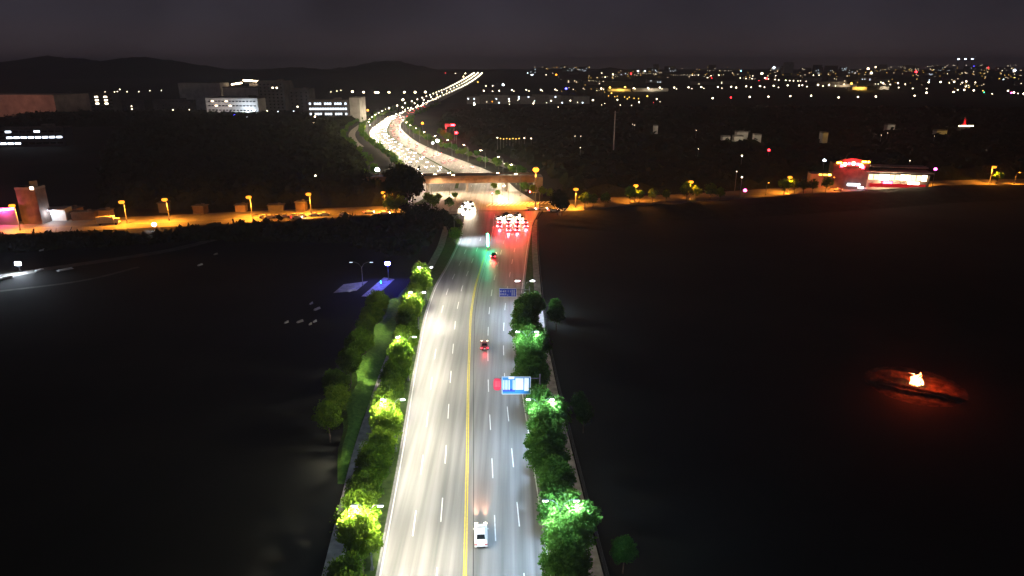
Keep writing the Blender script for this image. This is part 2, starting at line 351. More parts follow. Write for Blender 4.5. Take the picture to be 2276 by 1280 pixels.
# ------------------------------------------------------------------ woods too dark and far to count: canopy sheets with leaf clumps
def canopy(name, poly, h0, seed, step=3.0, edge=7.0, leaf=2200, hf=None, label=None):
    rs = np.random.RandomState(seed); P = np.array(poly, float); x0, y0 = P.min(0); x1, y1 = P.max(0)
    xs = np.arange(x0, x1, step); ys = np.arange(y0, y1, step); X, Y = np.meshgrid(xs, ys)
    ins = np.zeros(X.shape, bool); j = len(P) - 1; dist = np.full(X.shape, 1e9)
    for i in range(len(P)):
        xi, yi = P[i]; xj, yj = P[j]
        c = ((yi > Y) != (yj > Y)) & (X < (xj - xi) * (Y - yi) / (yj - yi + 1e-9) + xi); ins ^= c
        L = (xj - xi) ** 2 + (yj - yi) ** 2; t = np.clip(((X - xi) * (xj - xi) + (Y - yi) * (yj - yi)) / L, 0, 1)
        dist = np.minimum(dist, np.hypot(X - xi - t * (xj - xi), Y - yi - t * (yj - yi))); j = i
    n = int((x1 - x0) * (y1 - y0) / 55) + 4; cx = rs.uniform(x0, x1, n); cy = rs.uniform(y0, y1, n); ch = rs.uniform(.6, 1.15, n); crr = rs.uniform(3.5, 6.5, n)
    Z = np.zeros(X.shape)
    for a, q, hh, r in zip(cx, cy, ch, crr):
        i0 = max(0, int((a - r - x0) / step)); i1 = int((a + r - x0) / step) + 2; j0 = max(0, int((q - r - y0) / step)); j1 = int((q + r - y0) / step) + 2
        s_ = (slice(j0, j1), slice(i0, i1)); d2 = ((X[s_] - a) ** 2 + (Y[s_] - q) ** 2) / r ** 2
        Z[s_] = np.maximum(Z[s_], np.where(d2 < 1, hh * (.55 + .45 * np.sqrt(np.clip(1 - d2, 0, 1))), 0))
    Z = np.maximum(Z, .45) * h0
    if hf is not None: Z = Z + hf(X, Y)
    Z *= np.clip(dist / edge, 0, 1) ** .4; Z += rs.uniform(-.5, .5, Z.shape); Z = np.where(ins, Z, -1.0)
    X = X + rs.uniform(-.8, .8, X.shape); Y = Y + rs.uniform(-.8, .8, Y.shape)
    vs = np.stack([X, Y, Z], -1).reshape(-1, 3); nx = X.shape[1]; f = []
    for jj in range(X.shape[0] - 1):
        for ii in range(nx - 1):
            if ins[jj, ii] or ins[jj + 1, ii] or ins[jj, ii + 1] or ins[jj + 1, ii + 1]: f.append((jj * nx + ii, jj * nx + ii + 1, (jj + 1) * nx + ii + 1, (jj + 1) * nx + ii))
    V = vs.tolist(); top = np.argwhere(ins)
    if len(top) and leaf:
        idx = rs.randint(0, len(top), leaf); nq = len(V)
        for k, (jj, ii) in enumerate(top[idx]):
            c = np.array([X[jj, ii], Y[jj, ii], Z[jj, ii]]) + rs.normal(0, 1, 3) * (1.2, 1.2, .7)
            a = rs.normal(0, .9, 3); q = rs.normal(0, .9, 3)
            V += [(c - a).tolist(), (c + q).tolist(), (c + a).tolist(), (c - q).tolist()]; f.append((nq, nq + 1, nq + 2, nq + 3)); nq += 4
    me = bpy.data.meshes.new(name); me.from_pydata(V, [], f); me.materials.append(M['leaf_unlit']); me.update()
    return tag(link(name, me), label, None, None, 'stuff')
mound = lambda cx, cy, rx, ry, h: (lambda X, Y: h * np.exp(-((X - cx) / rx) ** 2 - ((Y - cy) / ry) ** 2))
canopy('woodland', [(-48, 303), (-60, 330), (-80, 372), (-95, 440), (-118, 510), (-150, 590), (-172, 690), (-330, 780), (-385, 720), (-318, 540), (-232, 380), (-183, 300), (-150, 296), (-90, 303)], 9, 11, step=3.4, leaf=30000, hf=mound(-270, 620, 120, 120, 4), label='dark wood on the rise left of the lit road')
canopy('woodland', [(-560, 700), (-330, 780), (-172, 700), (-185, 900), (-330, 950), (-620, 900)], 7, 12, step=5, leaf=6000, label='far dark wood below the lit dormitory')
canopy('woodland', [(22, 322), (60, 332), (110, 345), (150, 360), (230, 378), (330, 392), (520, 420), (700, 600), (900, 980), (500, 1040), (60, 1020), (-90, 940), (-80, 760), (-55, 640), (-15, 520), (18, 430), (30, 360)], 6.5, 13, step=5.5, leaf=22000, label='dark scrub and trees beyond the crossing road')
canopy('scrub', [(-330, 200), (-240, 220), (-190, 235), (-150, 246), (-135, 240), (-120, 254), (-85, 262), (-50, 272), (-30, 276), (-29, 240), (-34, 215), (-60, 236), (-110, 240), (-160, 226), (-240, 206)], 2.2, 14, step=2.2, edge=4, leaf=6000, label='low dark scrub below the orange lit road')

# ------------------------------------------------------------------ trees
def crown_mesh(seed, rad, hgt, z0, clumps, leaves, size, m, name='crown', spread=.26):
    rs = np.random.RandomState(seed); n = leaves; k = rs.randint(0, clumps, n)
    th = rs.uniform(0, 6.283, clumps); ph = np.arccos(rs.uniform(-.75, 1, clumps)); rr = rs.uniform(.45, .95, clumps)
    cc = np.stack([np.cos(th) * np.sin(ph) * rr * rad, np.sin(th) * np.sin(ph) * rr * rad, z0 + hgt * .5 + np.cos(ph) * rr * hgt * .5], 1)
    cs = rs.uniform(.6, 1.25, clumps) * spread * rad
    d = rs.normal(0, 1, (n, 3)); d /= np.linalg.norm(d, axis=1)[:, None]; d *= rs.uniform(.2, 1, (n, 1)) ** .5
    c = cc[k] + d * cs[k][:, None] * np.array([1.15, 1.15, .85])
    q = int(n * .38); dd = rs.normal(0, 1, (q, 3)); dd /= np.linalg.norm(dd, axis=1)[:, None]; dd *= (rs.uniform(.25, 1.05, (q, 1)) + .10 * np.sin(dd[:, :1] * 5 + seed) + .12 * np.sin(dd[:, 1:2] * 7 + dd[:, 2:] * 6))
    c[:q] = np.array([0, 0, z0 + hgt * .5]) + dd * np.array([rad * .95, rad * .95, hgt * .52])
    a = rs.normal(0, 1, (n, 3)); a /= np.linalg.norm(a, axis=1)[:, None]; bvec = np.cross(a, rs.normal(0, 1, (n, 3))); bvec /= np.linalg.norm(bvec, axis=1)[:, None]
    s = (size * rs.uniform(.6, 1.3, n))[:, None]; a *= s * .5; bvec *= s * .32
    V = np.stack([c - a, c + bvec, c + a, c - bvec], 1).reshape(-1, 3)
    me = bpy.data.meshes.new(name); me.vertices.add(4 * n); me.vertices.foreach_set('co', V.ravel().astype(np.float32))
    me.loops.add(4 * n); me.loops.foreach_set('vertex_index', np.arange(4 * n, dtype=np.int32)); me.polygons.add(n)
    me.polygons.foreach_set('loop_start', np.arange(0, 4 * n, 4, dtype=np.int32)); me.materials.append(m); me.update(calc_edges=True); me.validate()
    return me
def trunk_mesh(seed, h, r, rad):
    rs = random.Random(seed); b = MB(); b.tube([(0, 0, 0), (rs.uniform(-.1, .1), rs.uniform(-.1, .1), h * .35), (rs.uniform(-.2, .2), rs.uniform(-.2, .2), h * .8)], [r, r * .75, r * .3], 7)
    for k in range(5):
        a = k * 1.26 + rs.uniform(-.3, .3); z = h * rs.uniform(.3, .5); b.tube([(0, 0, z), (math.cos(a) * rad * .35, math.sin(a) * rad * .35, z + h * .15), (math.cos(a) * rad * .7, math.sin(a) * rad * .7, z + h * .3)], [r * .45, r * .3, r * .1], 5)
    return b.mesh('trunk', M['bark'])
NEAR = [(crown_mesh(20 + i, 2.55 + .2 * (i % 3), 5.2 + .4 * (i % 2), 3.0, 40, 9500, .36, M['leaf' if i < 4 else 'leaf_cool']), trunk_mesh(50 + i, 8, .16, 2.2)) for i in range(8)]
MID = [(crown_mesh(80 + i, 3.0, 5.5, 2.6, 20, 900, .85, M['leaf' if i < 3 else 'leaf_cool']), trunk_mesh(90 + i, 8, .16, 2.4)) for i in range(5)]
DK = [(crown_mesh(120 + i, 3.6, 7.5, 2.6, 22, 1500, .8, M['leaf_unlit']), trunk_mesh(130 + i, 9, .2, 2.6)) for i in range(3)]
def tree(lib, i, x, y, s, label, group, sz=None, z=0):
    cm, tm = lib[i % len(lib)]; t = thing('tree', label, 'tree', (x, y, z), random.uniform(0, 6.28), group); t.scale = (s, s, sz or s)
    link('crown', cm, t); link('trunk', tm, t); return t
rr = random.Random(5); i = 0
ORD_ = 'first second third fourth fifth sixth seventh eighth ninth tenth eleventh twelfth thirteenth fourteenth fifteenth sixteenth seventeenth eighteenth nineteenth twentieth'.split() + ['twenty-' + w for w in 'first second third fourth fifth sixth seventh eighth ninth'.split()] + ['thirtieth'] + ['thirty-' + w for w in 'first second third fourth fifth sixth seventh eighth ninth'.split()]
def line_of(xs, lib0, lab, group, smin, smax, lampy=(), lz=1.2):
    for n_, (x, y) in enumerate(sorted(xs, key=lambda q: q[1])):
        k = min([abs(y - l) for l in lampy] + [99]); s_ = rr.uniform(smin, smax) * (1.08 if k < 2.2 else 1.0)
        tree(NEAR, lib0 + (n_ * 3 + n_ // 4) % 4, x, y, s_, lab % ORD_[n_], group, lz * rr.uniform(.95, 1.05) if k < 2.2 else rr.uniform(.96, 1.14) if lampy else s_ * rr.uniform(.95, 1.15))
LY_ = (43, 69.5, 97, 123.3, 151, 172); RY_ = (44, 70.5, 97, 126, 156)
y = 46; xs = []
while y < 180:
    if min(abs(y - l) for l in LY_) > 3.4: xs.append((lefX(y) - 2.3 + rr.uniform(-.6, .5), y))
    y += rr.uniform(3.2, 4.6)
for l in LY_: xs += [(lefX(l) - 1.6, l - 1.3), (lefX(l) - 2.5, l + 1.6)]
line_of(xs, 0, 'leafy tree on the verge left of the carriageway, %s from the camera', 'trees on the left verge', .74, .92, LY_, 1.05)
xs = []; y = 100
while y < 164:
    xs.append((patX(y) - rr.uniform(5.0, 6.8), y))
    y += rr.uniform(4.4, 9.5)
line_of(xs[:39], 0, 'tree on the field side of the left footpath, %s from the camera', 'trees outside the left footpath', .7, .95)
y = 47; xs = []
while y < 160:
    if min(abs(y - l) for l in RY_) > 3.2 and not (103.5 < y < 110.5): xs.append((rigX(y) + 1.0 + rr.uniform(-.3, .5), y))
    y += rr.uniform(4.4, 6.0)
for l in RY_[:4]: xs += [(rigX(l) + 1.7, l - 1.4), (rigX(l) + 2.8, l + 1.4)]
xs += [(rigX(150) + 2.2, 150.5), (rigX(153) + 3, 154)]
line_of(xs, 4, 'leafy tree on the verge right of the carriageway, %s from the camera', 'trees on the right verge', .98, 1.16, RY_[:4], 1.05)
xs = [(fenX(y) + d, y) for y, d in ((69, 2.2), (103, 2.4), (107, 2.2), (150, 2.3), (158, 2.4))]
line_of(xs, 4, 'tree behind the dark fence right of the road, %s from the camera', 'trees behind the right fence', .5, .75)
for n_, (u, v, s) in enumerate(sorted(((1012, 545, .8), (1018, 520, .7), (962, 470, .9), (1000, 468, .75), (975, 452, .6), (950, 455, .7), (1012, 445, .5), (1098, 425, .6), (1105, 440, .5), (1165, 432, .8), (1185, 436, .7), (1205, 440, .7), (1222, 445, .7)))):
    p = at(u, v); tree(MID, i, p.x, p.y, s, 'small leafy tree around the road junction, %s from the left' % ORD_[n_], 'trees around the junction'); i += 1
for (u, v, s) in ((868, 478, 1.0), (880, 480, .9), (893, 476, 1.0), (1300, 463, .9), (1318, 462, .8), (1400, 452, 1), (1420, 452, .8), (1525, 447, 1.1), (1545, 446, .9), (1578, 444, 1.0), (1600, 446, .8), (1742, 432, 1), (1765, 430, .9), (1785, 431, .9), (1805, 430, .9), (1835, 428, 1), (2215, 408, .8), (1480, 449, .7), (1345, 460, .8), (1450, 450, .8)):
    p = at(u, v); tree(MID, i, p.x, p.y, s, 'roadside tree lit orange beside the crossing road, %s' % ('left of the junction' if u < 1000 else 'between the tall mast and the dark scrub' if u < 1500 else 'between the twin lamps and the roadhouse' if u < 1700 else 'by the roadhouse'), 'trees along the crossing road'); i += 1
dk_ = 0
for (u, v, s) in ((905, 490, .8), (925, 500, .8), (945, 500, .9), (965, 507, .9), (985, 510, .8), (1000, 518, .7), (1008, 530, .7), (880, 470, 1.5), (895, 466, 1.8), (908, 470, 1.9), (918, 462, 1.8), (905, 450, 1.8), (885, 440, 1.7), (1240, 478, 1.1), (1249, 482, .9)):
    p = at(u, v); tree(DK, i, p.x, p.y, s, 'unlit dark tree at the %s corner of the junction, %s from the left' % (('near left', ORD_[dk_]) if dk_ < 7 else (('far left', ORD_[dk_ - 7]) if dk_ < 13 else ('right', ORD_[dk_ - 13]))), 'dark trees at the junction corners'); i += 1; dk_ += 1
for P_, s0, lab, lib in ((offs(FLs, -7), 1, 'lit green tree along the left side of the busy far road', MID), (offs(FLs, -23), .9, 'lit green tree on the outer edge of the slip road', MID), (offs(FRs, 7), .9, 'lit green tree along the right side of the busy far road', MID), (offs(FRs, 11), .8, 'lit green tree along the right side of the busy far road', MID)):
    for k, (p, h) in enumerate(walk(seg(P_, 372, 1250), 11 if 'outer' not in lab else 13)):
        if p.y > 820 and k % 3: continue
        if 'right' in lab and k % 5 == 3: continue
        tree(lib, i, p.x + rr.uniform(-1.5, 1.5), p.y + rr.uniform(-2, 2), s0 * rr.uniform(.6, 1.0), lab, lab.replace('lit green tree', 'trees')); i += 1

# ------------------------------------------------------------------ street lamps
def arm_pts(s, z, L): return [(0, 0, z - 1.6), (s * L * .3, 0, z - .5), (s * L * .7, 0, z + .02), (s * L, 0, z + .1)]
def street_lamp(x, y, rz, H, arms, col, power, label, group, cone=118, st=60, L=1.7, hs=1.0, tilt=8, r=.11, size=.2, wing=False, near=0, halo_globe=0, out=.9):
    t = thing('street_lamp', label, 'street lamp', (x, y, 0), rz, group)
    b = MB(); b.box((0, 0, .25), (.4, .4, .5)); b.tube([(0, 0, 0), (0, 0, H * .5), (0, 0, H - 1.4)], [r, r * .8, r * .6], 8); b.build('pole', M['steel'], t)
    for s, pw in arms:
        MB().tube(arm_pts(s, H, L), .05, 6).build('arm', M['steel'], t)
        hd = MB().box((s * (L + .4), 0, H + .1), (.95 * hs, .36 * hs, .16), 0, .7).build('lamp_head', M['steel'], t)
        MB().box((s * (L + .4), 0, H - .03), (.85 * hs, .34 * hs, .1)).build('lens', gm(col if isinstance(col, str) else 'cool', st), hd) if not halo_globe else MB().tube([(s * (L + .4), 0, H + q) for q in (-halo_globe * .6, -halo_globe * .45, -.1, halo_globe * .25, halo_globe * .35)], [halo_globe * q for q in (.45, .8, 1, .85, .4)], 12).build('halo_globe', gm(col, st), hd, smooth=True)  # oversized glowing globe added to stand for the halo of the lamp
        ty = -R(tilt) if s > 0 else R(tilt * (.3 if wing else 1))
        if pw and wing:                # road lanterns throw their light both ways along the road
            for a in (-1, 1): lamp(hd, 'SPOT', (s * (L + .4 + (out if s > 0 else 0)), a * .1, H - .35), power * pw, col, (R(a * 36), ty, 0), size, cone, 1)
        elif pw: lamp(hd, 'SPOT', (s * (L + .4), 0, H - .25 - halo_globe * 1.1), power * pw, col, (0, ty, 0), size, cone, .75)
        if near: lamp(hd, 'SPOT' if wing else 'POINT', (s * (L + .4), 0, H - .2 - halo_globe * 1.1), near * ((3 if out > .5 else 1.2) if wing and s < 0 else 1.1), col, (0, ty if wing and s > 0 else 0, 0), size=.12, cone=(118 if s < 0 else 168 if out < .5 else 150) if wing else 170, blend=.35, name='lens_light')
        if near and wing: lamp(hd, 'POINT', (s * (L + .4), 0, H - .35), near * .62, col, size=.12, name='lens_glow')
    return t
ORD = 'first second third fourth fifth sixth seventh eighth ninth tenth eleventh twelfth thirteenth fourteenth fifteenth sixteenth seventeenth eighteenth nineteenth twentieth'.split() + ['twenty-' + w for w in 'first second third fourth fifth sixth seventh eighth ninth'.split()] + ['thirtieth'] + ['thirty-' + w for w in 'first second third fourth fifth sixth seventh eighth ninth'.split()]
LY = (18, 43, 69.5, 97, 123.3, 151, 172); RY = (16, 44, 70.5, 97, 126, 160)
for k, y in enumerate(LY):
    street_lamp(lefX(y) - .75, y, 0, 9.6, ((1, 1.0), (-1, .7)), (1, .93, .74), 8000 if y < 80 else 6400 if y < 140 else 4600, 'warm double armed street lamp in the left verge trees, %s from the camera' % ORD[k], 'double armed lamps on the left verge', cone=112, st=120, hs=.75, tilt=26, L=1.2, wing=True, near=6500)
for k, y in enumerate(RY):
    street_lamp(rigX(y) + .9, y, math.pi, 9.6, ((1, 1.0), (-1, .12)), (.50, .74, 1), 2000 if y > 50 else 24000, 'cool white double armed street lamp right of the road, %s from the camera' % ORD[k], 'double armed lamps on the right verge', cone=112, st=120 if y < 150 else 600, hs=.75 if y < 150 else 1.1, tilt=18, L=1.5, wing=True, out=-.9, near=5000 if y < 120 else 3500)
# one cool lamp before the junction lights the band of road
street_lamp(lefX(238) - 1.6, 238, 0, 10, ((1, 1.0),), 'cool', 24000, 'single armed lamp throwing a cool band of light across the road before the junction', None, cone=92, st=120, tilt=22, L=3)
# sodium lamps along the crossing road
for (u, v, H, lab) in ((45, 512, 10, 'in front of the orange lit tower block'), (283, 496, 9, 'leftmost of the pair right of the parked box truck'), (377, 490, 9, 'second of the pair right of the parked box truck'), (561, 482, 8.7, 'standing alone beside the bare orange roadway'), (692, 475, 8.8, 'by the row of parked cars'), (857, 471, 8.8, 'beside the yellow lit tree left of the junction'),
                  (1279, 461, 8.5, 'first right of the junction, by three bare posts'), (1411, 449, 8, 'with a small lit tree crown around it'), (1532, 445, 9, 'rising over the dark trees right of the junction'), (1750, 428, 8, 'at the left end of the lit roadhouse'), (2199, 407, 9, 'near the right end of the crossing road')):
    p = at(u, v); near = u < 1000
    street_lamp(p.x, p.y, -.1 + (math.pi if near else 0) * 0 + R(-90), H, ((1, 1.0),), 'orange', 44000 if near else 24000, 'orange sodium lamp ' + lab, 'sodium lamps along the crossing road', cone=165, st=2.5, hs=.8, L=.8, tilt=5, r=.2, size=.3, near=(13000 if u > 1200 else 12000 if u > 800 else 5000), halo_globe=1.15)
for (u, v) in ((640, 480), (470, 486), (180, 502), (1900, 416), (1640, 436)):
    p = at(u, v - 6)
p = at(1190, 462)
t = thing('high_mast_lamp', 'tallest orange lamp on a slender mast at the right of the junction', 'street lamp', (p.x, p.y, 0))
MB().tube([(0, 0, 0), (0, 0, 8), (0, 0, 17.3)], [.24, .18, .1], 8).build('pole', M['steel'], t)
hd = MB().tube([(0, 0, 17.9), (0, 0, 18.2), (0, 0, 18.5)], [.5, .8, .3], 12).build('lamp_head', M['steel'], t); MB().tube([(0, 0, 16.2), (0, 0, 16.5), (0, 0, 17.1), (0, 0, 17.7), (0, 0, 17.9)], [.7, 1.15, 1.4, 1.15, .7], 14).build('lens', gm('orange', 5), hd, smooth=True)
lamp(t, 'POINT', (0, 0, 15.0), 24000, 'orange', size=.5); lamp(t, 'SPOT', (0, 0, 15.0), 210000, 'orange', (R(42), 0, R(55)), .5, 100, .9)
# white lamps round the overpass and along the far road
for (u, v, H, s) in ((1116, 434, 11, -1), (1156, 436, 11, -1), (959, 432, 10, 1), (999, 434, 10, 1), (1130, 445, 7, -1)):
    p = at(u, v); street_lamp(p.x, p.y, 0, H, ((s, 1),), 'warm', 26000, 'pale single armed lamp post standing by the overpass', 'pale lamp posts by the overpass', cone=140, st=60, hs=1.4)
k = 0
for P_, s in ((offs(FLs, -2.5), 1), (offs(FRs, 2.5), -1)):
    for p, h in walk(seg(P_, 360, 900), 34):
        street_lamp(p.x, p.y, h, 11, ((s, 1),), 'white', 15000 if s > 0 else 9000, 'single armed lamp lighting the %s side of the busy far road' % ('left' if s > 0 else 'right'), 'lamps on the %s side of the far road' % ('left' if s > 0 else 'right'), cone=150, st=60, hs=1.4, L=2.4, r=.16, near=20000 if s > 0 else 14000); k += 1

# distant lamps, one mesh each (pole and head)
FLM = {}; STUFF = MB()
def far_mesh(col, r, st, H, stub=0):
    k = (col, r, st, H)
    if k not in FLM:
        b = MB(); b.tube([(0, 0, -stub), (0, 0, H - r * .6)], [.16, .1], 5); b.mi = 1; b.tube([(0, 0, H - r * .8), (0, 0, H - r * .1), (0, 0, H + r * .6)], [r * .8, r, r * .45], 8)
        FLM[k] = b.mesh('distant_lamp', [M['steel'], gm(col, st)])
    return FLM[k]
def far_lamp(u, v, col, size, label, group, H=10, ymax=4800):
    p = at(u, v, H, ymax); d = p.length; r = {0: .5, 1: .8, 2: 1.25, 3: 2.0}[size] * max(.6, d / 1500) ; r = round(r * 2.5) / 2.5 or .3
    st = {0: 8, 1: 13, 2: 18, 3: 24}[size] * (.35 if col in ('yellow', 'orange') else 1)
    if size == 0 and group and col in ('white', 'warm'):
        STUFF.tube([(p.x, p.y, p.z - H - 5), (p.x, p.y, p.z)], [.16, .1], 5); STUFF.mi = 1; STUFF.tube([(p.x, p.y, p.z - r * .5), (p.x, p.y, p.z + r * .1)], [r * .4, r * .4], 6); STUFF.mi = 0; return
    o = link('distant_lamp', far_mesh(col, r, st, H, 30 if p.y > 1500 else 0), None, (p.x, p.y, p.z - H)); return tag(o, label, 'lamp', group)
def rows(reg, pts, col, size, label, group, **kw):
    ox, oy, s = reg
    for q in pts: far_lamp(ox + q[0] / s, oy + q[1] / s, col, size, label, group, **kw)
A_ = (1200, 120, 6.32); B_ = (1540, 120, 6.32); C_ = (1900, 110, 6.05); D_ = (1020, 140, 7.587); E_ = (780, 180, 5.817); F_ = (0, 80, 3.251); G_ = (400, 140, 5.419); H_ = (1200, 80, 2.115); K_ = (600, 80, 3.2)
l1 = ('white lamp in the long evenly spaced chain across the plain', 'lamps of the long far chain')
rows(D_, [(420, 465), (680, 465), (895, 455), (1138, 450), (1380, 450), (1625, 445)], 'white', 2, *l1)
rows(D_, [(925, 475), (1182, 470), (1410, 468), (1655, 462), (570, 475), (455, 385), (570, 382)], 'white', 1, *l1)
rows(A_, [(862, 483), (1318, 480), (1518, 475), (1685, 470), (1888, 470), (2088, 467)], 'white', 2, *l1)
rows(A_, [(895, 495), (1338, 490), (1530, 488), (1715, 488), (1920, 488), (2135, 485)], 'white', 1, *l1)
rows(B_, [(118, 463), (352, 462), (540, 457), (610, 470), (750, 452), (945, 450), (1135, 445), (1332, 440), (1492, 440), (1538, 437), (1760, 432), (1912, 430)], 'white', 2, *l1)
rows(B_, [(155, 482), (408, 478), (820, 466), (1007, 464), (1203, 468), (1604, 455), (1830, 448), (2005, 445), (2125, 420)], 'white', 1, *l1)
rows(C_, [(378, 453), (580, 450), (993, 440), (1153, 435), (1335, 432), (1500, 427)], 'white', 2, *l1)
rows(C_, [(350, 437), (475, 468), (677, 463), (1270, 447), (1447, 443), (1622, 440)], 'white', 1, *l1)
l2 = ('tiny white lamp in the upper chains near the horizon', 'lamps of the upper chains')
rows(A_, [(590, 368), (675, 370), (712, 374), (750, 378), (792, 380), (835, 384), (880, 388), (930, 390), (1030, 400), (1022, 318), (1058, 318), (1094, 318), (95, 290), (262, 322), (297, 350)], 'white', 0, *l2)
rows(A_, [(1880 + 27 * k, 292) for k in range(14)] + [(1390 + 26 * k, 273) for k in range(10)], 'white', 0, *l2)
rows(A_, [(918, 323), (870, 267), (2140, 297), (2225, 295)], 'white', 1, *l2)
rows(B_, [(20, 298), (75, 295), (205, 230), (240, 233), (290, 233), (375, 230), (452, 230), (498, 232), (540, 230), (580, 230), (710, 338), (795, 352), (876, 348), (180, 295), (160, 312), (280, 295), (570, 287), (430, 287), (1770, 397), (1848, 395)], 'warm', 0, *l2)
rows(B_, [(205, 330), (255, 305), (365, 295), (665, 335), (748, 342), (833, 345), (843, 307), (1155, 360), (1205, 363), (1305, 367), (1360, 372), (1415, 373), (1475, 378), (1512, 376), (1593, 383), (1725, 390), (1900, 400), (1692, 297), (1773, 295), (1165, 303)], 'white', 1, *l2)
rows(C_, [(450, 237), (490, 237), (590, 234), (620, 233), (650, 233), (760, 230), (790, 228), (975, 228), (1000, 228), (1025, 227), (1055, 225), (1115, 218), (1190, 222), (1240, 215), (1262, 212), (1325, 210), (1345, 212), (1500, 210), (1690, 210), (1710, 208), (1750, 205), (2060, 215), (2085, 220), (2130, 208), (2165, 206), (690, 290), (738, 290), (640, 327), (1160, 265), (1075, 362), (1602, 338)], 'white', 0, *l2)
l3 = ('bright white lamp at the near edge of the far plain, just above the dark scrub', 'lamps edging the dark scrub')
rows(B_, [(278, 618), (798, 600), (1062, 597), (1370, 590), (1662, 583), (2048, 608)], 'white', 2, *l3)
rows(C_, [(43, 637), (283, 630), (805, 618), (965, 578), (1330, 570), (1472, 543), (1600, 548), (2060, 553), (2140, 575), (2272, 590)], 'white', 2, *l3)
rows(C_, [(2195, 590), (1493, 498), (590, 510), (965, 523), (780, 522), (1848, 594), (1383, 540), (1670, 305)], 'white', 1, *l3)
l4 = ('white lamp at the foot of the grey apartment blocks', 'lamps at the foot of the apartment blocks')
rows(D_, [(850, 645), (1555, 635), (1880, 632), (2258, 625), (1255, 680)], 'white', 2, *l4)
rows(D_, [(470, 655), (990, 627), (1480, 670), (850, 693), (1675, 742), (2000, 660), (1265, 655)], 'white', 1, *l4)
rows(D_, [(258, 695)], 'white', 3, 'brightest white lamp left of the apartment blocks, low beside the dark trees', None)
rows(A_, [(750, 645), (1090, 640), (1395, 675), (1640, 630)], 'white', 2, *l3)
rows(A_, [(1688, 668), (530, 678), (910, 693), (868, 712), (1130, 715), (1288, 720)], 'white', 1, *l3)
rows(A_, [(985, 468)], 'yellow', 3, 'left of the two big yellow floodlights over the yellow lit yard', None); rows(A_, [(1197, 463)], 'yellow', 3, 'right of the two big yellow floodlights over the yellow lit yard', None)
rows(B_, [(2228, 412)], 'yellow', 3, 'big yellow floodlight left of the gold lit shed at the far right', None); rows(C_, [(130, 445)], 'yellow', 3, 'big yellow floodlight right of the gold lit shed at the far right', None)
l5 = ('small yellow lamp scattered below the two big floodlights', 'small yellow lamps'); rows(A_, [(1052, 598), (1088, 590), (1190, 602), (1255, 605), (1228, 628), (1322, 620), (1385, 625), (965, 588)], 'yellow', 1, *l5)
rows(A_, [(1007, 548)], 'yellow', 2, 'yellow street lamp straight below the left big floodlight', None); rows(A_, [(1510, 590)], 'yellow', 2, 'lone yellow street lamp on a visible post right of the small yellow lamps', None)
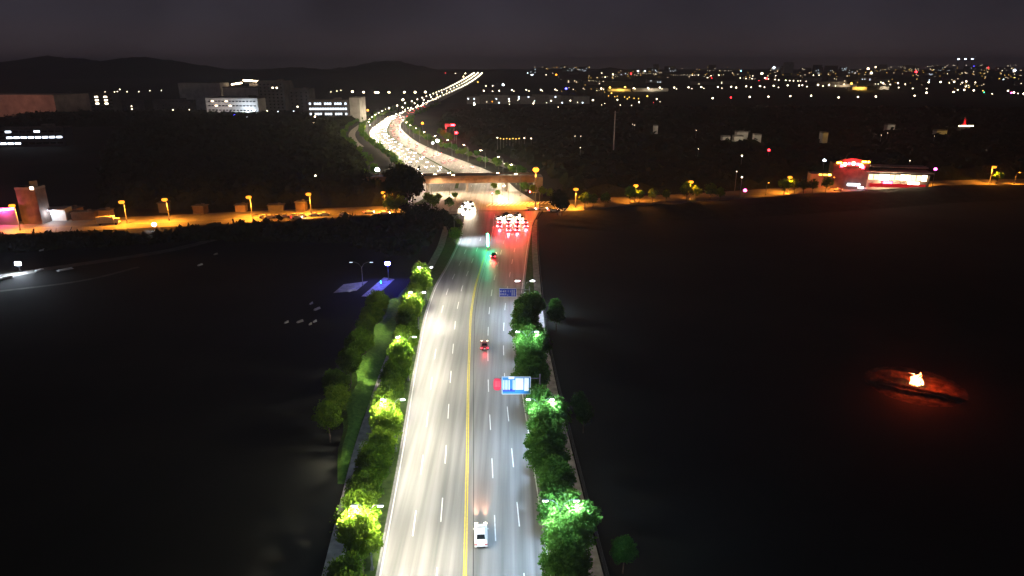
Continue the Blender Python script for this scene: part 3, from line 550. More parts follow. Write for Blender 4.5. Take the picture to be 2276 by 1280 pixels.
for (reg, q, col, s, lab) in ((B_, (1035, 342), 'red', 3, 'largest cluster of red neon on the far plain'), (B_, (1010, 335), 'warm', 2, 'warm white core lamp inside the largest red neon cluster'), (B_, (1062, 348), 'warm', 1, 'small warm lamp at the right of the red neon cluster'), (B_, (928, 372), 'red', 1, 'small red lamp left of the largest red neon cluster'),
  (B_, (535, 608), 'red', 2, 'red orange lamp at the edge of the dark scrub'), (B_, (265, 335), 'red', 1, 'red lamp at the right end of the small warm cluster'), (C_, (825, 298), 'red', 3, 'crimson sign light over the pale strip of roofs'), (C_, (1785, 240), 'red', 3, 'bright red light near the horizon at the far right'), (C_, (2105, 580), 'pink', 2, 'pink red light between white lamps at the right edge'),
  (A_, (228, 288), 'orange', 3, 'orange red lamp alone on the dark hillside'), (A_, (1280, 272), 'red', 2, 'red lamp left of two white floodlights near the horizon'), (A_, (1597, 680), 'red', 1, 'tiny red lamp beside white lamps over the scrub'), (D_, (562, 650), 'orange', 2, 'orange lamp among the grey apartment blocks'), (D_, (1808, 428), 'blue', 3, 'blue violet lamp above the apartment blocks'),
  (B_, (675, 235), 'cyan', 2, 'pale blue light near the horizon'), (C_, (1600, 225), 'blue', 1, 'small violet light left of the bright red light'), (C_, (1740, 575), 'green', 1, 'small green light near the right edge'), (C_, (1722, 553), 'yellow', 1, 'yellow lamp above the small green light'),
  (A_, (1382, 240), 'cool', 2, 'left of two white floodlights near the horizon'), (A_, (1475, 240), 'cool', 2, 'right of two white floodlights near the horizon'), (A_, (1028, 285), 'white', 2, 'white lamp below the low hill saddle'), (B_, (970, 270), 'white', 3, 'white floodlight straight above the red neon cluster'), (B_, (1140, 187), 'cool', 3, 'white floodlight on the pale tower near the horizon'),
  (C_, (223, 313), 'white', 3, 'white floodlight above the right yellow floodlight'), (C_, (180, 255), 'warm', 3, 'warm floodlight in the glowing bank on the horizon'), (C_, (280, 232), 'warm', 2, 'smaller warm floodlight right of the glowing bank'), (C_, (2150, 277), 'cool', 3, 'oval white floodlight under the horizon at the far right'), (C_, (2000, 400), 'cool', 1, 'dim white lamp over long roofs at the far right'),
  (D_, (745, 365), 'cool', 3, 'bright cool lamp under the low wooded hill'), (D_, (1160, 165), 'cool', 1, 'left lamp of the white cluster on the hill'), (D_, (1225, 198), 'cool', 2, 'brightest lamp of the white cluster on the hill'), (D_, (1250, 192), 'cool', 1, 'right lamp of the white cluster on the hill'), (D_, (1212, 150), 'cool', 0, 'top lamp of the white cluster on the hill'), (D_, (1437, 128), 'cool', 1, 'lone upper lamp right of the hill cluster'), (D_, (1470, 197), 'white', 1, 'lone lower lamp right of the hill cluster'),
  (D_, (110, 175), 'warm', 2, 'double lamp at the top of the far road'), (D_, (78, 228), 'warm', 2, 'lamp just left of where the far road vanishes'), (D_, (320, 318), 'yellow', 2, 'yellow lamp where the far road vanishes'),
  (K_, (1248, 262), 'red', 1, 'small red light left of the vanishing far road'), (K_, (1320, 265), 'white', 1, 'small white light left of the vanishing far road'),
  (E_, (672, 240), 'warm', 3, 'large pale lamp on a post left of the far road'), (E_, (217, 375), 'orange', 3, 'orange lamp left of the far road bend'), (E_, (925, 542), 'orange', 3, 'orange lamp on a tall post right of the far road'), (E_, (1117, 768), 'cool', 3, 'blue white lamp on a post by the right trees'), (E_, (1057, 798), 'cool', 2, 'smaller white lamp left of the blue white one'),
  (E_, (1362, 665), 'red', 3, 'red neon light over the red lit trees'), (E_, (500, 883), 'white', 1, 'white lamp in the green left of the far road'), (E_, (340, 1140), 'cool', 3, 'white lamp in the dark wood left of the overpass'),
  (K_, (320, 572), 'warm', 2, 'upper of two warm lamps below the lit dormitory'), (K_, (315, 620), 'warm', 2, 'lower of two warm lamps below the lit dormitory'), (K_, (323, 992), 'white', 1, 'small white lamp in the dark wood'),
  (H_, (1338, 583), 'cool', 2, 'cool white lamp left of the red lit roadhouse'), (H_, (1077, 535), 'red', 2, 'red sign light in the dark scrub'), (H_, (965, 724), 'pink', 2, 'pink red light above the bank left of the roadhouse'), (H_, (1860, 624), 'pink', 2, 'reddish lamp right of the roadhouse'), (H_, (950, 562), 'white', 1, 'white lamp below the pale cottages'), (H_, (950, 663), 'white', 0, 'tiny white lamp above the pink red light')):
    ox, oy, s_ = reg; far_lamp(ox + q[0] / s_, oy + q[1] / s_, col, s, lab, None, H=10 if oy + q[1] / s_ < 400 else 6)
l6 = ('large warm lamp of the row behind the lit dormitory', 'warm lamps behind the dormitory'); rows(E_, [(20, 135), (165, 142), (320, 145), (350, 145), (492, 142), (690, 142), (830, 142), (962, 140)], 'warm', 3, *l6)
rows(G_, [(1817, 347), (1890, 337), (1937, 327), (2077, 343), (1565, 330)], 'warm', 1, *l6)
l7 = ('small white lamp beyond the long warm building on the left', 'small lamps on the left plain'); rows(F_, [(760, 403), (827, 403), (848, 401), (918, 403), (1003, 402), (1082, 394), (1166, 393), (815, 472), (865, 385)], 'white', 1, *l7)
l8 = ('small white lamp in the yard by the pale factory blocks', 'lamps in the factory yard'); rows(G_, [(872, 493), (815, 585), (905, 565), (925, 550), (810, 648), (1020, 662), (1180, 585), (1370, 580), (1355, 513), (505, 523), (412, 447), (378, 405)], 'cool', 1, *l8)
rows(G_, [(805, 435)], 'cool', 3, 'bright white lamp lighting the factory wall', None); rows(G_, [(655, 625)], 'blue', 2, 'blue lamp in the factory yard', None)
l9 = ('small white lamp lost in the dark scrub on the right', 'small lamps in the scrub'); rows(H_, [(165, 470), (192, 470), (436, 414), (445, 418), (735, 443), (190, 524), (1605, 465), (1635, 455), (1855, 470), (1740, 585), (925, 636), (745, 530)], 'white', 0, *l9)
l10 = ('yellow lamp in the short bright row amid the scrub', 'yellow lamps in a short row'); rows(K_, [(1640 + 22 * k, 728 + 3 * (k % 2)) for k in range(7)], 'yellow', 1, *l10); rows(K_, [(1618, 722), (1810, 725), (1858, 728)], 'white', 1, *l10)
CITY = MB(); CITY2 = MB(); rc = random.Random(21)
for k in range(230):                   # the far city: countless small amber and cream lights in clusters
    cl = rc.choice(((1230, 150), (1340, 175), (1430, 163), (1560, 160), (1690, 168), (1760, 162), (1880, 172), (1935, 158), (2040, 155), (2110, 160), (2190, 158), (2250, 170), (1300, 200), (1990, 185), (2150, 190)))
    u = cl[0] + rc.gauss(0, 38); v = max(149, cl[1] + rc.gauss(0, 5)); p = at(u, v, 12, 4700); r = rc.uniform(.5, 1.0) * max(.8, p.length / 2000); m_ = CITY if rc.random() < .6 else CITY2
    m_.tube([(p.x, p.y, p.z - 16), (p.x, p.y, p.z - r * .5)], [.2, .12], 4); m_.mi = 1; m_.tube([(p.x, p.y, p.z - r * .5), (p.x, p.y, p.z + r * .5)], [r * .7, r * .7], 6); m_.mi = 0
tag(CITY.build('city_lights', [M['steel'], gm('yellow', 5)]), 'countless small amber lights clustered across the far city', None, None, 'stuff')
tag(CITY2.build('city_lights', [M['steel'], gm('warm', 8)]), 'countless small cream lights scattered across the far city', None, None, 'stuff')
# lamps that line the far road into the distance
for P_, s in ((offs(FLs, -2), 1), (offs(FRs, 2), -1), (FC, 0)):
    for k, (p, h) in enumerate(walk(seg(P_, 900, 3850), 64 if s else 110)):
        r = .95 * max(.8, p.y / 1600); z_ = hill(p.x, p.y); STUFF.tube([(p.x, p.y, z_ - 1), (p.x, p.y, z_ + 9)], [.16, .1], 5); STUFF.mi = 1; STUFF.tube([(p.x, p.y, z_ + 9.2), (p.x, p.y, z_ + 9.6 + r * .5), (p.x, p.y, z_ + 10 + r)], [r * .8, r, r * .5], 6); STUFF.mi = 0
tag(STUFF.build('distant_lamps', [M['steel'], gm('white', 13)]), 'countless tiny white lamps chaining toward the horizon', None, None, 'stuff')

# ------------------------------------------------------------------ vehicles (front towards +y)
def ring(y, w, z0, z1, r=.18):
    pts = []
    for (cx, cz, a0) in ((w - r, z1 - r, 0), (-w + r, z1 - r, 90), (-w + r * .5, z0 + r * .5, 180), (w - r * .5, z0 + r * .5, 270)):
        q = r if cz > (z0 + z1) / 2 else r * .5
        for k in range(3): a = R(a0 + 45 * k); pts.append((cx + q * math.cos(a), y, cz + q * math.sin(a)))
    return pts
def car_parts(paint, head=True, tail=True, hst=60, tst=30, name='car', hl=0, tl=0, bc='white', ba=83):
    t = thing(name, 'x', 'car')
    b = MB(); b.loft([ring(-2.28, .72, .42, .78), ring(-2.2, .84, .30, .92), ring(-1.5, .89, .24, .98), ring(0, .90, .24, .95), ring(1.1, .89, .24, .90), ring(1.9, .84, .27, .80), ring(2.22, .72, .38, .66)]); b.build('body', paint, t, smooth=False)
    b = MB(); b.loft([ring(-1.45, .66, .88, 1.06, .08), ring(-.95, .62, .9, 1.38, .14), ring(-.2, .64, .9, 1.46, .16), ring(.35, .62, .9, 1.40, .14), ring(1.05, .68, .86, .98, .06)]); b.build('cabin', paint, t)
    MB().add([(-.56, -1.50, 1.0), (.56, -1.50, 1.0), (.50, -1.0, 1.37), (-.50, -1.0, 1.37)], [(0, 1, 2, 3)]).build('rear_window', M['glass'], t, (0, -.04, .035))
    MB().add([(.60, 1.06, .96), (-.60, 1.06, .96), (-.50, .42, 1.38), (.50, .42, 1.38)], [(0, 1, 2, 3)]).build('windscreen', M['glass'], t, (0, .02, .035))
    for s in (-1, 1):
        MB().add([(s * .665, -1.2, .98), (s * .665, .75, .98), (s * .63, .35, 1.33), (s * .63, -.85, 1.33)], [(0, 1, 2, 3)]).build('side_window', M['glass'], t, (s * .015, 0, 0))
        MB().box((s * .96, .62, .98), (.16, .10, .12)).build('wing_mirror', paint, t)
        for yy in (-1.38, 1.38):
            w = MB().tube([(s * .72, yy, .32), (s * .92, yy, .32)], .32, 14).build('wheel', M['black'], t); MB().tube([(s * .9, yy, .32), (s * .93, yy, .32)], .19, 10).build('hub', M['steel'], w)
        o = MB().box((s * .62, 2.2, .62), (.34, .14, .16)).build('headlight', gm('white', hst) if head else M['glass'], t)
        if head and hl: lamp(o, 'SPOT', (s * .62, 2.32, .62), hl, bc, (R(ba), 0, 0), .08, 62 if ba < 84 else 24, .9, 'beam')
        MB().box((s * .66, -2.26, .78), (.34, .10, .14)).build('taillight', gm('red', tst) if tail else M['red'], t)
    if tl: lamp(t, 'SPOT', (0, -2.4, .75), tl, 'red', (R(-70), 0, 0), .3, 84, .9, 'glow')
    MB().box((0, -2.3, .60), (.44, .03, .13)).build('number_plate', M['signwhite'], t); MB().box((0, -2.24, .36), (1.1, .12, .14)).build('bumper', M['black'], t)
    return t
def place(t, x, y, rz, label, group=None, z=.02):
    t.location = (x, y, z); t.rotation_euler = (0, 0, rz); tag(t, label, None, group); 
    if group is None and 'group' in t: del t['group']
    return t
hd_ = lambda f, y: math.atan2(-(f(y + 2) - f(y - 2)), 4)
p = at(1069, 1196); c0 = car_parts(M['carwhite'], True, False, 25, 1, 'sedan', 22000, 0, (1, .50, .32), 86.5)
place(c0, p.x, p.y, hd_(medX, p.y), 'white sedan seen from behind, driving in the inner lane nearest the camera')
p = at(1077, 772); c1 = car_parts(M['carred'], True, True, 20, 24, 'sedan', 300, 500)
place(c1, p.x, p.y, hd_(medX, p.y), 'red sedan with lit tail lights, second on the right carriageway')
p = at(1097, 571); c2 = car_parts(M['cardark'], True, True, 20, 60, 'sedan', 300, 2500)
place(c2, p.x, p.y, hd_(medX, p.y), 'dark sedan with glaring red tail lights beside the green signal')
# cars waiting at the junction
q0 = car_parts(M['carsilver'], False, True, 1, 420, 'sedan', 0, 18000); q1 = car_parts(M['cardark'], False, True, 1, 420, 'sedan', 0, 18000); q2 = car_parts(M['carwhite'], False, True, 1, 420, 'sedan', 0, 18000)
lanes = [-4.9, -1.3, 2.2, 5.6]; first = {0: q0, 1: q1, 2: q2}; used = set(); n = 0
cn = ['silver', 'dark', 'white']; ln = ['innermost', 'second', 'third', 'outermost']; rw = ['first', 'second', 'third']
for li, x in enumerate(lanes):
    for k in range(3):
        if (li, k) in ((0, 2), (3, 2)): continue
        j = (li + k * 2) % 3; o = first[j] if j not in used else dup(first[j]); used.add(j)
        place(o, x + rr.uniform(-.2, .2), 268.5 - k * 7.2 + rr.uniform(-.4, .4), 0, '%s sedan with lit brake lights, %s in the %s lane of the queue' % (cn[j], rw[k], ln[li]), 'cars queueing at the junction')
# cars facing the camera beyond the junction
h0 = car_parts(M['carwhite'], True, False, 260, 1, 'sedan', 3500, 0); h1 = car_parts(M['cardark'], True, False, 260, 1, 'sedan', 3500, 0)
fh = {0: h0, 1: h1}; u_ = set()
for k, (u, v) in enumerate(((1024, 466), (1034, 470), (1044, 472), (1030, 459), (1041, 461), (1050, 464), (1037, 452), (1047, 454))):
    p = at(u, v); o = fh[k % 2] if k % 2 not in u_ else dup(fh[k % 2]); u_.add(k % 2)
    place(o, p.x, p.y, math.pi + .12, '%s sedan with glaring headlights facing the camera, %s of its cluster' % (('white', 'dark')[k % 2], ('front left', 'front middle', 'front right', 'middle left', 'centre', 'middle right', 'rear left', 'rear right')[k]), 'cars facing the camera at the junction')
for k, (u, v, a) in enumerate(((1106, 487, .3), (1120, 484, -.2), (1133, 488, .15), (1147, 484, .4), (1160, 487, -.1), (1127, 480, .5), (1150, 479, .2))):
    p = at(u, v); o = dup(fh[k % 2]); place(o, p.x, p.y, math.pi + a, '%s sedan turning in the junction just ahead of the brake lights, %s from the left' % (('white', 'dark')[k % 2], ORD[k]), 'cars turning inside the junction')
SK = ('wing_mirror', 'number_plate', 'bumper', 'side_window', 'glow', 'beam')
fh2 = car_parts(M['carwhite'], True, False, 80, 1, 'sedan', 0, 0); fh3 = car_parts(M['carwhite'], False, True, 1, 60, 'sedan', 0, 0); g_used = [0, 0]
for t_, toward, y0, y1, st_ in ((.10, 1, 362, 1500, 17), (.22, 1, 380, 1500, 15), (.34, 1, 372, 1300, 19), (.44, 1, 400, 900, 26), (.62, 0, 372, 1200, 27), (.75, 0, 366, 1200, 31), (.88, 0, 390, 1000, 37)):
    P_ = seg(fpath(t_), y0, y1)
    for k, (p, h) in enumerate(walk(P_, st_)):
        if rr.random() < .18: continue
        if p.y > 900 and k % 2: continue
        src = fh2 if toward else fh3; i0 = 0 if toward else 1
        o = src if not g_used[i0] else dup(src, None, SK); g_used[i0] = 1
        place(o, p.x + rr.uniform(-.3, .3), p.y + rr.uniform(-3, 3), h + (math.pi if toward else 0), 'car with glaring headlights coming down the busy far road' if toward else 'car with red tail lights going up the right half of the busy far road', 'oncoming cars on the far road' if toward else 'departing cars on the far road', .05)
# parked cars and passing cars on the crossing road
pk = car_parts(M['carwhite'], False, False, 1, 1, 'sedan'); 
for k, (u, v) in enumerate(((588, 484), (600, 485), (618, 484), (634, 483), (655, 482), (672, 482), (700, 480), (722, 479), (765, 478))):
    p = at(u, v); o = pk if k == 0 else dup(pk); place(o, p.x, p.y, R(-75), 'pale car parked in the row on the near edge of the orange lit road', 'parked cars along the crossing road', .02)
mv = car_parts(M['carwhite'], True, True, 60, 30, 'sedan', 500, 0)
for k, (u, v, lab) in enumerate(((660, 486, 'left of the middle sodium lamps'), (855, 476, 'under the lamp by the yellow lit tree'), (820, 474, 'left of the yellow lit tree'), (1180, 467, 'turning just right of the junction'), (1205, 466, 'right of the tall mast'), (2270, 428, 'at the right edge beyond the bank'), (1230, 470, 'by the dark corner tree'))):
    p = at(u, v); o = mv if k == 0 else dup(mv); place(o, p.x, p.y, R(-76), 'white car driving along the crossing road, ' + lab, 'cars on the crossing road', .02)
# box truck parked by the crossing road
p = at(243, 499); t = thing('box_truck', 'box truck with plain orange lit body parked by the crossing road', 'truck', (p.x, p.y, 0), R(-78))
MB().box((0, -1, 2.1), (2.4, 6.2, 2.6)).build('cargo_box', M['plaster'], t); b = MB(); b.box((0, 3.0, 1.5), (2.2, 1.7, 2.0), 0, .88); b.build('cab', M['carwhite'], t); MB().box((0, .3, .6), (.9, 8, .25)).build('chassis', M['dark'], t)
MB().box((0, 3.86, 1.9), (1.9, .05, .8)).build('windscreen', M['glass'], t)
for s in (-1, 1):
    for yy in (-3, 2.8): MB().tube([(s * .8, yy, .45), (s * 1.1, yy, .45)], .45, 14).build('wheel', M['black'], t)

# ------------------------------------------------------------------ overhead signs
def gantry(y, x0, x1, z0, z1, xp, label, face, red=False, seed=1):
    t = thing('road_sign', label, 'road sign', (0, y, 0))
    b = MB(); b.tube([(xp, .35, 0), (xp, .35, z1 + .3)], [.2, .14], 10); b.box((xp, .35, .2), (.7, .7, .4)); b.build('post', M['steel'], t)
    MB().tube([(xp, .35, z1 - .5), (x0 - (1.4 if red else 0), .35, z1 - .5)], .09, 8).build('arm', M['steel'], t); MB().tube([(xp, .35, z0 + .6), (x0, .35, z0 + .6)], .09, 8).build('arm', M['steel'], t)
    B = MB().box(((x0 + x1) / 2, 0, (z0 + z1) / 2), (x1 - x0, .12, z1 - z0)).build('board', face, t)
    b = MB(); w = .08
    for (cx, cz, sx_, sz_) in (((x0 + x1) / 2, z0 + .05, x1 - x0 - .04, w), ((x0 + x1) / 2, z1 - .05, x1 - x0 - .04, w), (x0 + .06, (z0 + z1) / 2, w, z1 - z0 - .3), (x1 - .06, (z0 + z1) / 2, w, z1 - z0 - .3)): b.box((cx, -.075, cz), (sx_, .02, sz_))
    b.build('border', M['signwhite'], B)
    return t, B
t, B = gantry(107.2, -1.8, 3.3, 5.3, 8.7, 4.9, 'bright blue and white sign board over the road with a rounded red left panel', M['signcyan'], True)
b = MB()                             # lines of white strokes, too blurred in the photograph to be read
for x in (-1.45, -1.2, -.95, -.7, -.45, .2, .42): b.box((x, -.075, 7.1), (.11, .025, 1.9))
b.box((1.3, -.075, 7.3), (1.4, .025, 2.2)); b.box((2.55, -.075, 7.2), (.8, .025, 2.5)); b.box((-.1, -.075, 8.5), (1.0, .025, .5))
b.build('white_lettering', M['signwhite'], B)
MB().box((-.6, -.07, 6.1), (2.2, .02, .55)).build('blue_panel', M['signblue'], B)
b = MB(); ang = [R(a) for a in range(0, 360, 15)]; pr = [(.68 * (1 if abs(math.cos(a)) > .9 else 1) * math.copysign(abs(math.cos(a)) ** .6, math.cos(a)), 1.15 * math.copysign(abs(math.sin(a)) ** .6, math.sin(a))) for a in ang]
b.add([(x, .06, z) for x, z in pr] + [(x, -.06, z) for x, z in pr], [tuple(range(24)), tuple(range(47, 23, -1))] + [(i, 24 + i, 24 + (i + 1) % 24, (i + 1) % 24) for i in range(24)])
RP = b.build('red_panel', M['signred'], t, (-2.6, 0, 7.2)); b = MB()
for x in (-.35, -.12, .12, .35): b.box((x, -.07, .1), (.06, .02, 1.1))
b.build('white_lettering', mat('faded_red', (.7, .2, .22), .6), RP)
t, B = gantry(154, -3.1, 1.1, 7.4, 9.6, 4.2, 'dark blue sign board with white lettering over the right lanes before the junction', M['signblue'])
b = MB(); rs_ = random.Random(4)
for x0_ in (-2.8, -2.25, -1.7, -1.15, -.6):
    for k in range(4):
        if rs_.random() < .75: b.box((x0_ + .0 + (k % 2) * .22, -.075, 8.1 + .75 * (k // 2)), (.05, .02, .5))
    if rs_.random() < .8: b.box((x0_ + .11, -.078, 8.1 + rs_.choice((.25, .75, -.2))), (.3, .02, .06))
for x0_ in (.0, .25, .6): b.box((x0_, -.075, 8.5), (.06, .02, 1.5))
b.build('white_lettering', M['signwhite'], B)

# ------------------------------------------------------------------ traffic signals
def signal(x, y, H, arm, col, label, st=120, pw=1500, rz=0):
    t = thing('traffic_signal', label, 'traffic light', (x, y, 0), rz)
    MB().tube([(0, 0, 0), (0, 0, H)], [.12, .09], 8).build('pole', M['steel'], t)
    if arm: MB().tube([(0, 0, H - .3), (arm, 0, H - .1)], .07, 6).build('arm', M['steel'], t)
    h = MB().box((arm, -.15, H - .3), (.42, .25, 1.25)).build('signal_head', M['dark'], t)
    for k, cc in enumerate(('red', 'yellow', 'green')):
        on = cc == col
        MB().tube([(arm, -.28, H + .1 - .4 * k), (arm, -.34, H + .1 - .4 * k)], .16, 10).build('signal_lens', gm(cc, st) if on else M['black'], h)
    if pw: lamp(h, 'SPOT', (arm, -.5, H + .1 - .4 * dict(red=0, yellow=1, green=2)[col]), pw, col, (R(-72), 0, 0), .2, 74, .9, 'glow')
    return t
signal(12.5, 302.5, 6.5, -4.5, 'red', 'red traffic signal on an arm facing the queue across the junction', 700, 8000, R(-15))
signal(-9, 305, 5.5, 0, 'red', 'red traffic signal on a straight pole on the far side of the junction', 400, 5000)
signal(19, 299, 4, 0, 'red', 'low red signal right of the tall signal arm', 300, 3000)
t = thing('median_beacon', 'slim post on the road centre with a tall green lit column', 'beacon', (-8.3, 225, 0))
MB().tube([(0, 0, 0), (0, 0, 6.2)], .09, 8).build('post', M['steel'], t); MB().tube([(0, -.1, 1.6), (0, -.1, 6.0)], .3, 8).build('green_light', gm('green', 60), t)
lamp(t, 'POINT', (0, -.8, 4.0), 3800, 'green', size=.3, name='glow')
b = MB(); ys = np.arange(238, 284, 2.0)
t = thing('median_barrier', 'low pale metal barrier along the road centre up to the junction', 'barrier', (0, 0, 0))
for yy in ys: b.box((medX(yy) + .2, yy, .45), (.08, .08, .9))
b.build('posts', M['steel'], t); b = MB()
for z in (.45, .85): b.tube([(medX(yy) + .2, yy, z) for yy in ys], .05, 5)
b.build('rails', M['signwhite'], t)

# fence on the right of the near road
t = thing('fence', 'long dark metal fence between the right footpath and the black fields', 'fence')
ys = list(np.arange(14, 290, 3.0)); b = MB(); b2 = MB()
for yy in ys: b.box((fenX(yy), yy, .9), (.1, .1, 1.8))
for a, c in zip(ys[:-1], ys[1:]):
    for k in range(9):
        yy = a + (c - a) * (k + .5) / 9; b2.box((fenX(yy), yy, .85), (.03, .05, 1.5))
for z in (.15, 1.65): b2.tube([(fenX(yy), yy, z) for yy in ys], .04, 4)
b.build('posts', M['dark'], t); b2.build('panels', M['dark'], t)

# ------------------------------------------------------------------ overpass
t = thing('overpass', 'brown road bridge with railings crossing above the busy road', 'bridge', (-5, 345, 0), R(3.5))
b = MB(); b.box((-26, 0, 7.5), (84, 10, .5)); b.build('deck', M['concrete_d'], t)
b = MB(); b.box((-26, -4.7, 6.0), (84, .5, 2.6)); b.box((-26, 4.7, 6.0), (84, .5, 2.6)); b.box((-26, -4.95, 7.2), (84, .2, .5)); b.build('girder', M['girder'], t)
for x in (-60, -38, -18, 2, 12):
    b = MB(); b.box((x, 0, 5.2), (2.4, 9.5, .9)); b.tube([(x, -3, 0), (x, -3, 4.8)], .65, 12); b.tube([(x, 3, 0), (x, 3, 4.8)], .65, 12); b.build('pier', M['concrete'], t)
for s in (-1, 1):
    b = MB(); b.box((-26, s * 4.8, 8.0), (84, .3, .5)); b.build('parapet', M['girder'], t)
    b = MB()
    for k in range(84): b.box((-67.6 + k, s * 4.8, 8.7), (.07, .07, 1.0))
    b.box((-26, s * 4.8, 9.25), (84, .12, .08)); b.build('railing', M['steel'], t)
for x in (18.3, -70): MB().box((x, 0, 3.7), (4, 10.4, 7.4)).build('abutment', M['concrete'], t)

# ------------------------------------------------------------------ buildings
def wins(parent, W_, z0, floors, fh, cols, lit, face=-1, dy=0, ww=1.6, wh=1.5, st=8, col='cool', dark=True, rs=random.Random(1)):
    me = MB().box((0, 0, 0), (ww, .12, wh)).mesh('window', gm(col, st)); md = MB().box((0, 0, 0), (ww, .08, wh)).mesh('window', M['glass'])
    for f in range(floors):
        for c in range(cols):
            on = lit(f, c)
            if on or dark: link('window', me if on else md, parent, (-W_ / 2 + W_ * (c + .5) / cols, face * dy, z0 + fh * (f + .5)))
def building(u, v, W_, D_2, H, label, m='plaster_d', rz=0, floors=0, fh=3.4, cols=0, lit=None, col='cool', st=6, roofbits=True, group=None, name='building', ww=1.6, wh=1.5, dark=True, pos=None, cat='building'):
    p = Vector(pos) if pos else at(u, v)
    t = thing(name, label, cat, (p.x, p.y, hill(p.x, p.y) - .05), rz, group)
    b = MB(); b.box((0, D_2 / 2, H / 2), (W_, D_2, H)); b.build('walls', M[m], t)
    b = MB()
    for (cx, cy, sx_, sy_) in ((0, .2, W_ + .3, .4), (0, D_2 - .2, W_ + .3, .4), (-W_ / 2 + .05, D_2 / 2, .4, D_2 - .8), (W_ / 2 - .05, D_2 / 2, .4, D_2 - .8)): b.box((cx, cy, H + .45), (sx_, sy_, .9))
    if roofbits: b.box((W_ * .22, D_2 * .5, H + 1.5), (min(8, W_ * .2), min(6, D_2 * .4), 3.0))
    b.build('roof', M['concrete_d'], t)
    if floors: wins(t, W_ * .94, .6, floors, fh, cols, lit or (lambda f, c: False), -1, .08, ww, wh, st, col, dark)
    return t
rb = random.Random(9)
# long warm building on the left
t = building(0, 0, 330, 60, 27, 'long low factory hall with a plain reddish wall at the left edge', 'plaster_w', R(-8), pos=(-737, 900, 0), roofbits=False)
lamp(t, 'POINT', (125, -70, 20), 55000, (1, .42, .32), size=2)
building(0, 0, 22, 14, 26, 'dark annex with two lit top windows at the end of the long reddish hall', 'plaster_d', 0, 5, 4.6, 3, lambda f, c: f == 4 and c < 2, 'warm', 10, pos=(-611, 955, 0), ww=5, wh=2.2)
building(0, 0, 34, 18, 25, 'small grey block with two columns of lit windows', 'plaster_d', 0, 5, 4.5, 5, lambda f, c: c in (1, 3) and f > 1, 'white', 8, pos=(-575, 980, 0), ww=4.5, wh=2.0)
t = building(0, 0, 49, 16, 14, 'dark workshop with two bands of brightly lit windows at the left edge', 'plaster_d', R(10), 3, 4.5, 9, lambda f, c: (f == 1 and c > 0) or (f == 0 and c in (0, 1, 2)) or (f == 2 and c in (1, 5)), 'cool', 7, pos=(-381, 545, 0), ww=4.0, wh=1.3)
rowp = [(-560, 1010, 40, 14), (-500, 1030, 60, 14), (-470, 990, 30, 11)]
for k, (x, y, w, h) in enumerate(rowp): building(0, 0, w, 16, h, ('low grey shed behind the dark wood, left of the factory', 'long pale roofed shed left of the factory', 'small low shed nearest the factory')[k], 'plaster_d', 0, 2, 4, 6, lambda f, c: rb.random() < .12, 'white', 6, pos=(x, y, 0))
# pale factory blocks
building(0, 0, 60, 40, 38, 'pale grey windowless block left of the factory', 'plaster', R(4), pos=(-462, 1040, 0), roofbits=False)
t = building(0, 0, 70, 50, 23, 'large pale factory block with dark window bands, lit from below', 'plaster', R(-8), 4, 5.4, 14, lambda f, c: (f, c) in ((3, 1), (2, 2), (2, 6), (3, 5)), 'warm', 8, pos=(-353, 880, 0), ww=3.2, wh=1.2)
lamp(t, 'POINT', (22, -12, 8), 26000, 'cool', size=1); lamp(t, 'POINT', (-14, -26, 10), 17000, (1, .85, .8), size=1)
building(0, 0, 54, 30, 34, 'upper pale factory wing behind the large block', 'plaster', R(-4), 3, 6, 9, lambda f, c: False, pos=(-369, 960, 0), roofbits=False)
building(0, 0, 34, 30, 43, 'dark tower block standing in front of the factory', 'plaster_d', R(-4), 10, 4.1, 6, lambda f, c: (f, c) in ((8, 3), (8, 4), (2, 0), (1, 1)), 'white', 9, pos=(-307, 895, 0), ww=2)
building(0, 0, 27, 26, 33, 'narrow dark tower right beside the dark tower block', 'plaster_d', 0, 7, 4.4, 4, lambda f, c: (f, c) in ((2, 1),), 'white', 9, pos=(-275, 905, 0))
for (u0, u1, v0, v1, n, lab) in ((470, 498, 189, 188, 9, 'lower left bank'), (473, 488, 195, 199, 5, 'short bank under the left bank'), (516, 536, 187, 184, 6, 'middle short bank'), (542, 584, 178, 181, 14, 'right long bank')):
    for k in range(n):
        f = k / (n - 1); u = u0 + (u1 - u0) * f; v = v0 + (v1 - v0) * f; dx, dy, dz = ray(u, v); tt = 1100 / dy; x, z = dx * tt, CH + dz * tt
        o = link('roof_floodlight', far_mesh('warm', 1.4, 26, 4), None, (x, 1100, z - 4)); tag(o, 'warm floodlight in the %s on the factory roofs' % lab, 'lamp', 'floodlights of the ' + lab)
building(0, 0, 110, 30, 27, 'roof terrace block under the rows of warm floodlights', 'plaster_d', 0, pos=(-462 + 30, 1100, 0), roofbits=False)
building(0, 0, 60, 30, 35, 'second terrace block under the long row of warm floodlights', 'plaster_d', 0, pos=(-372 - 40 + 30, 1104, 0), roofbits=False)
# lit dormitory
t = building(0, 0, 46, 14, 24, 'dormitory block with four rows of bright bluish windows', 'plaster_d', R(2), 4, 5.7, 15, lambda f, c: c % 4 != 1 or f == 2, 'cool', 3.2, pos=(-211, 800, 0), ww=2.0, wh=2.2)
building(0, 0, 12, 20, 27, 'plain pinkish end block joined to the right of the lit dormitory', 'plaster', R(-8), pos=(-181, 803, 0), roofbits=False)
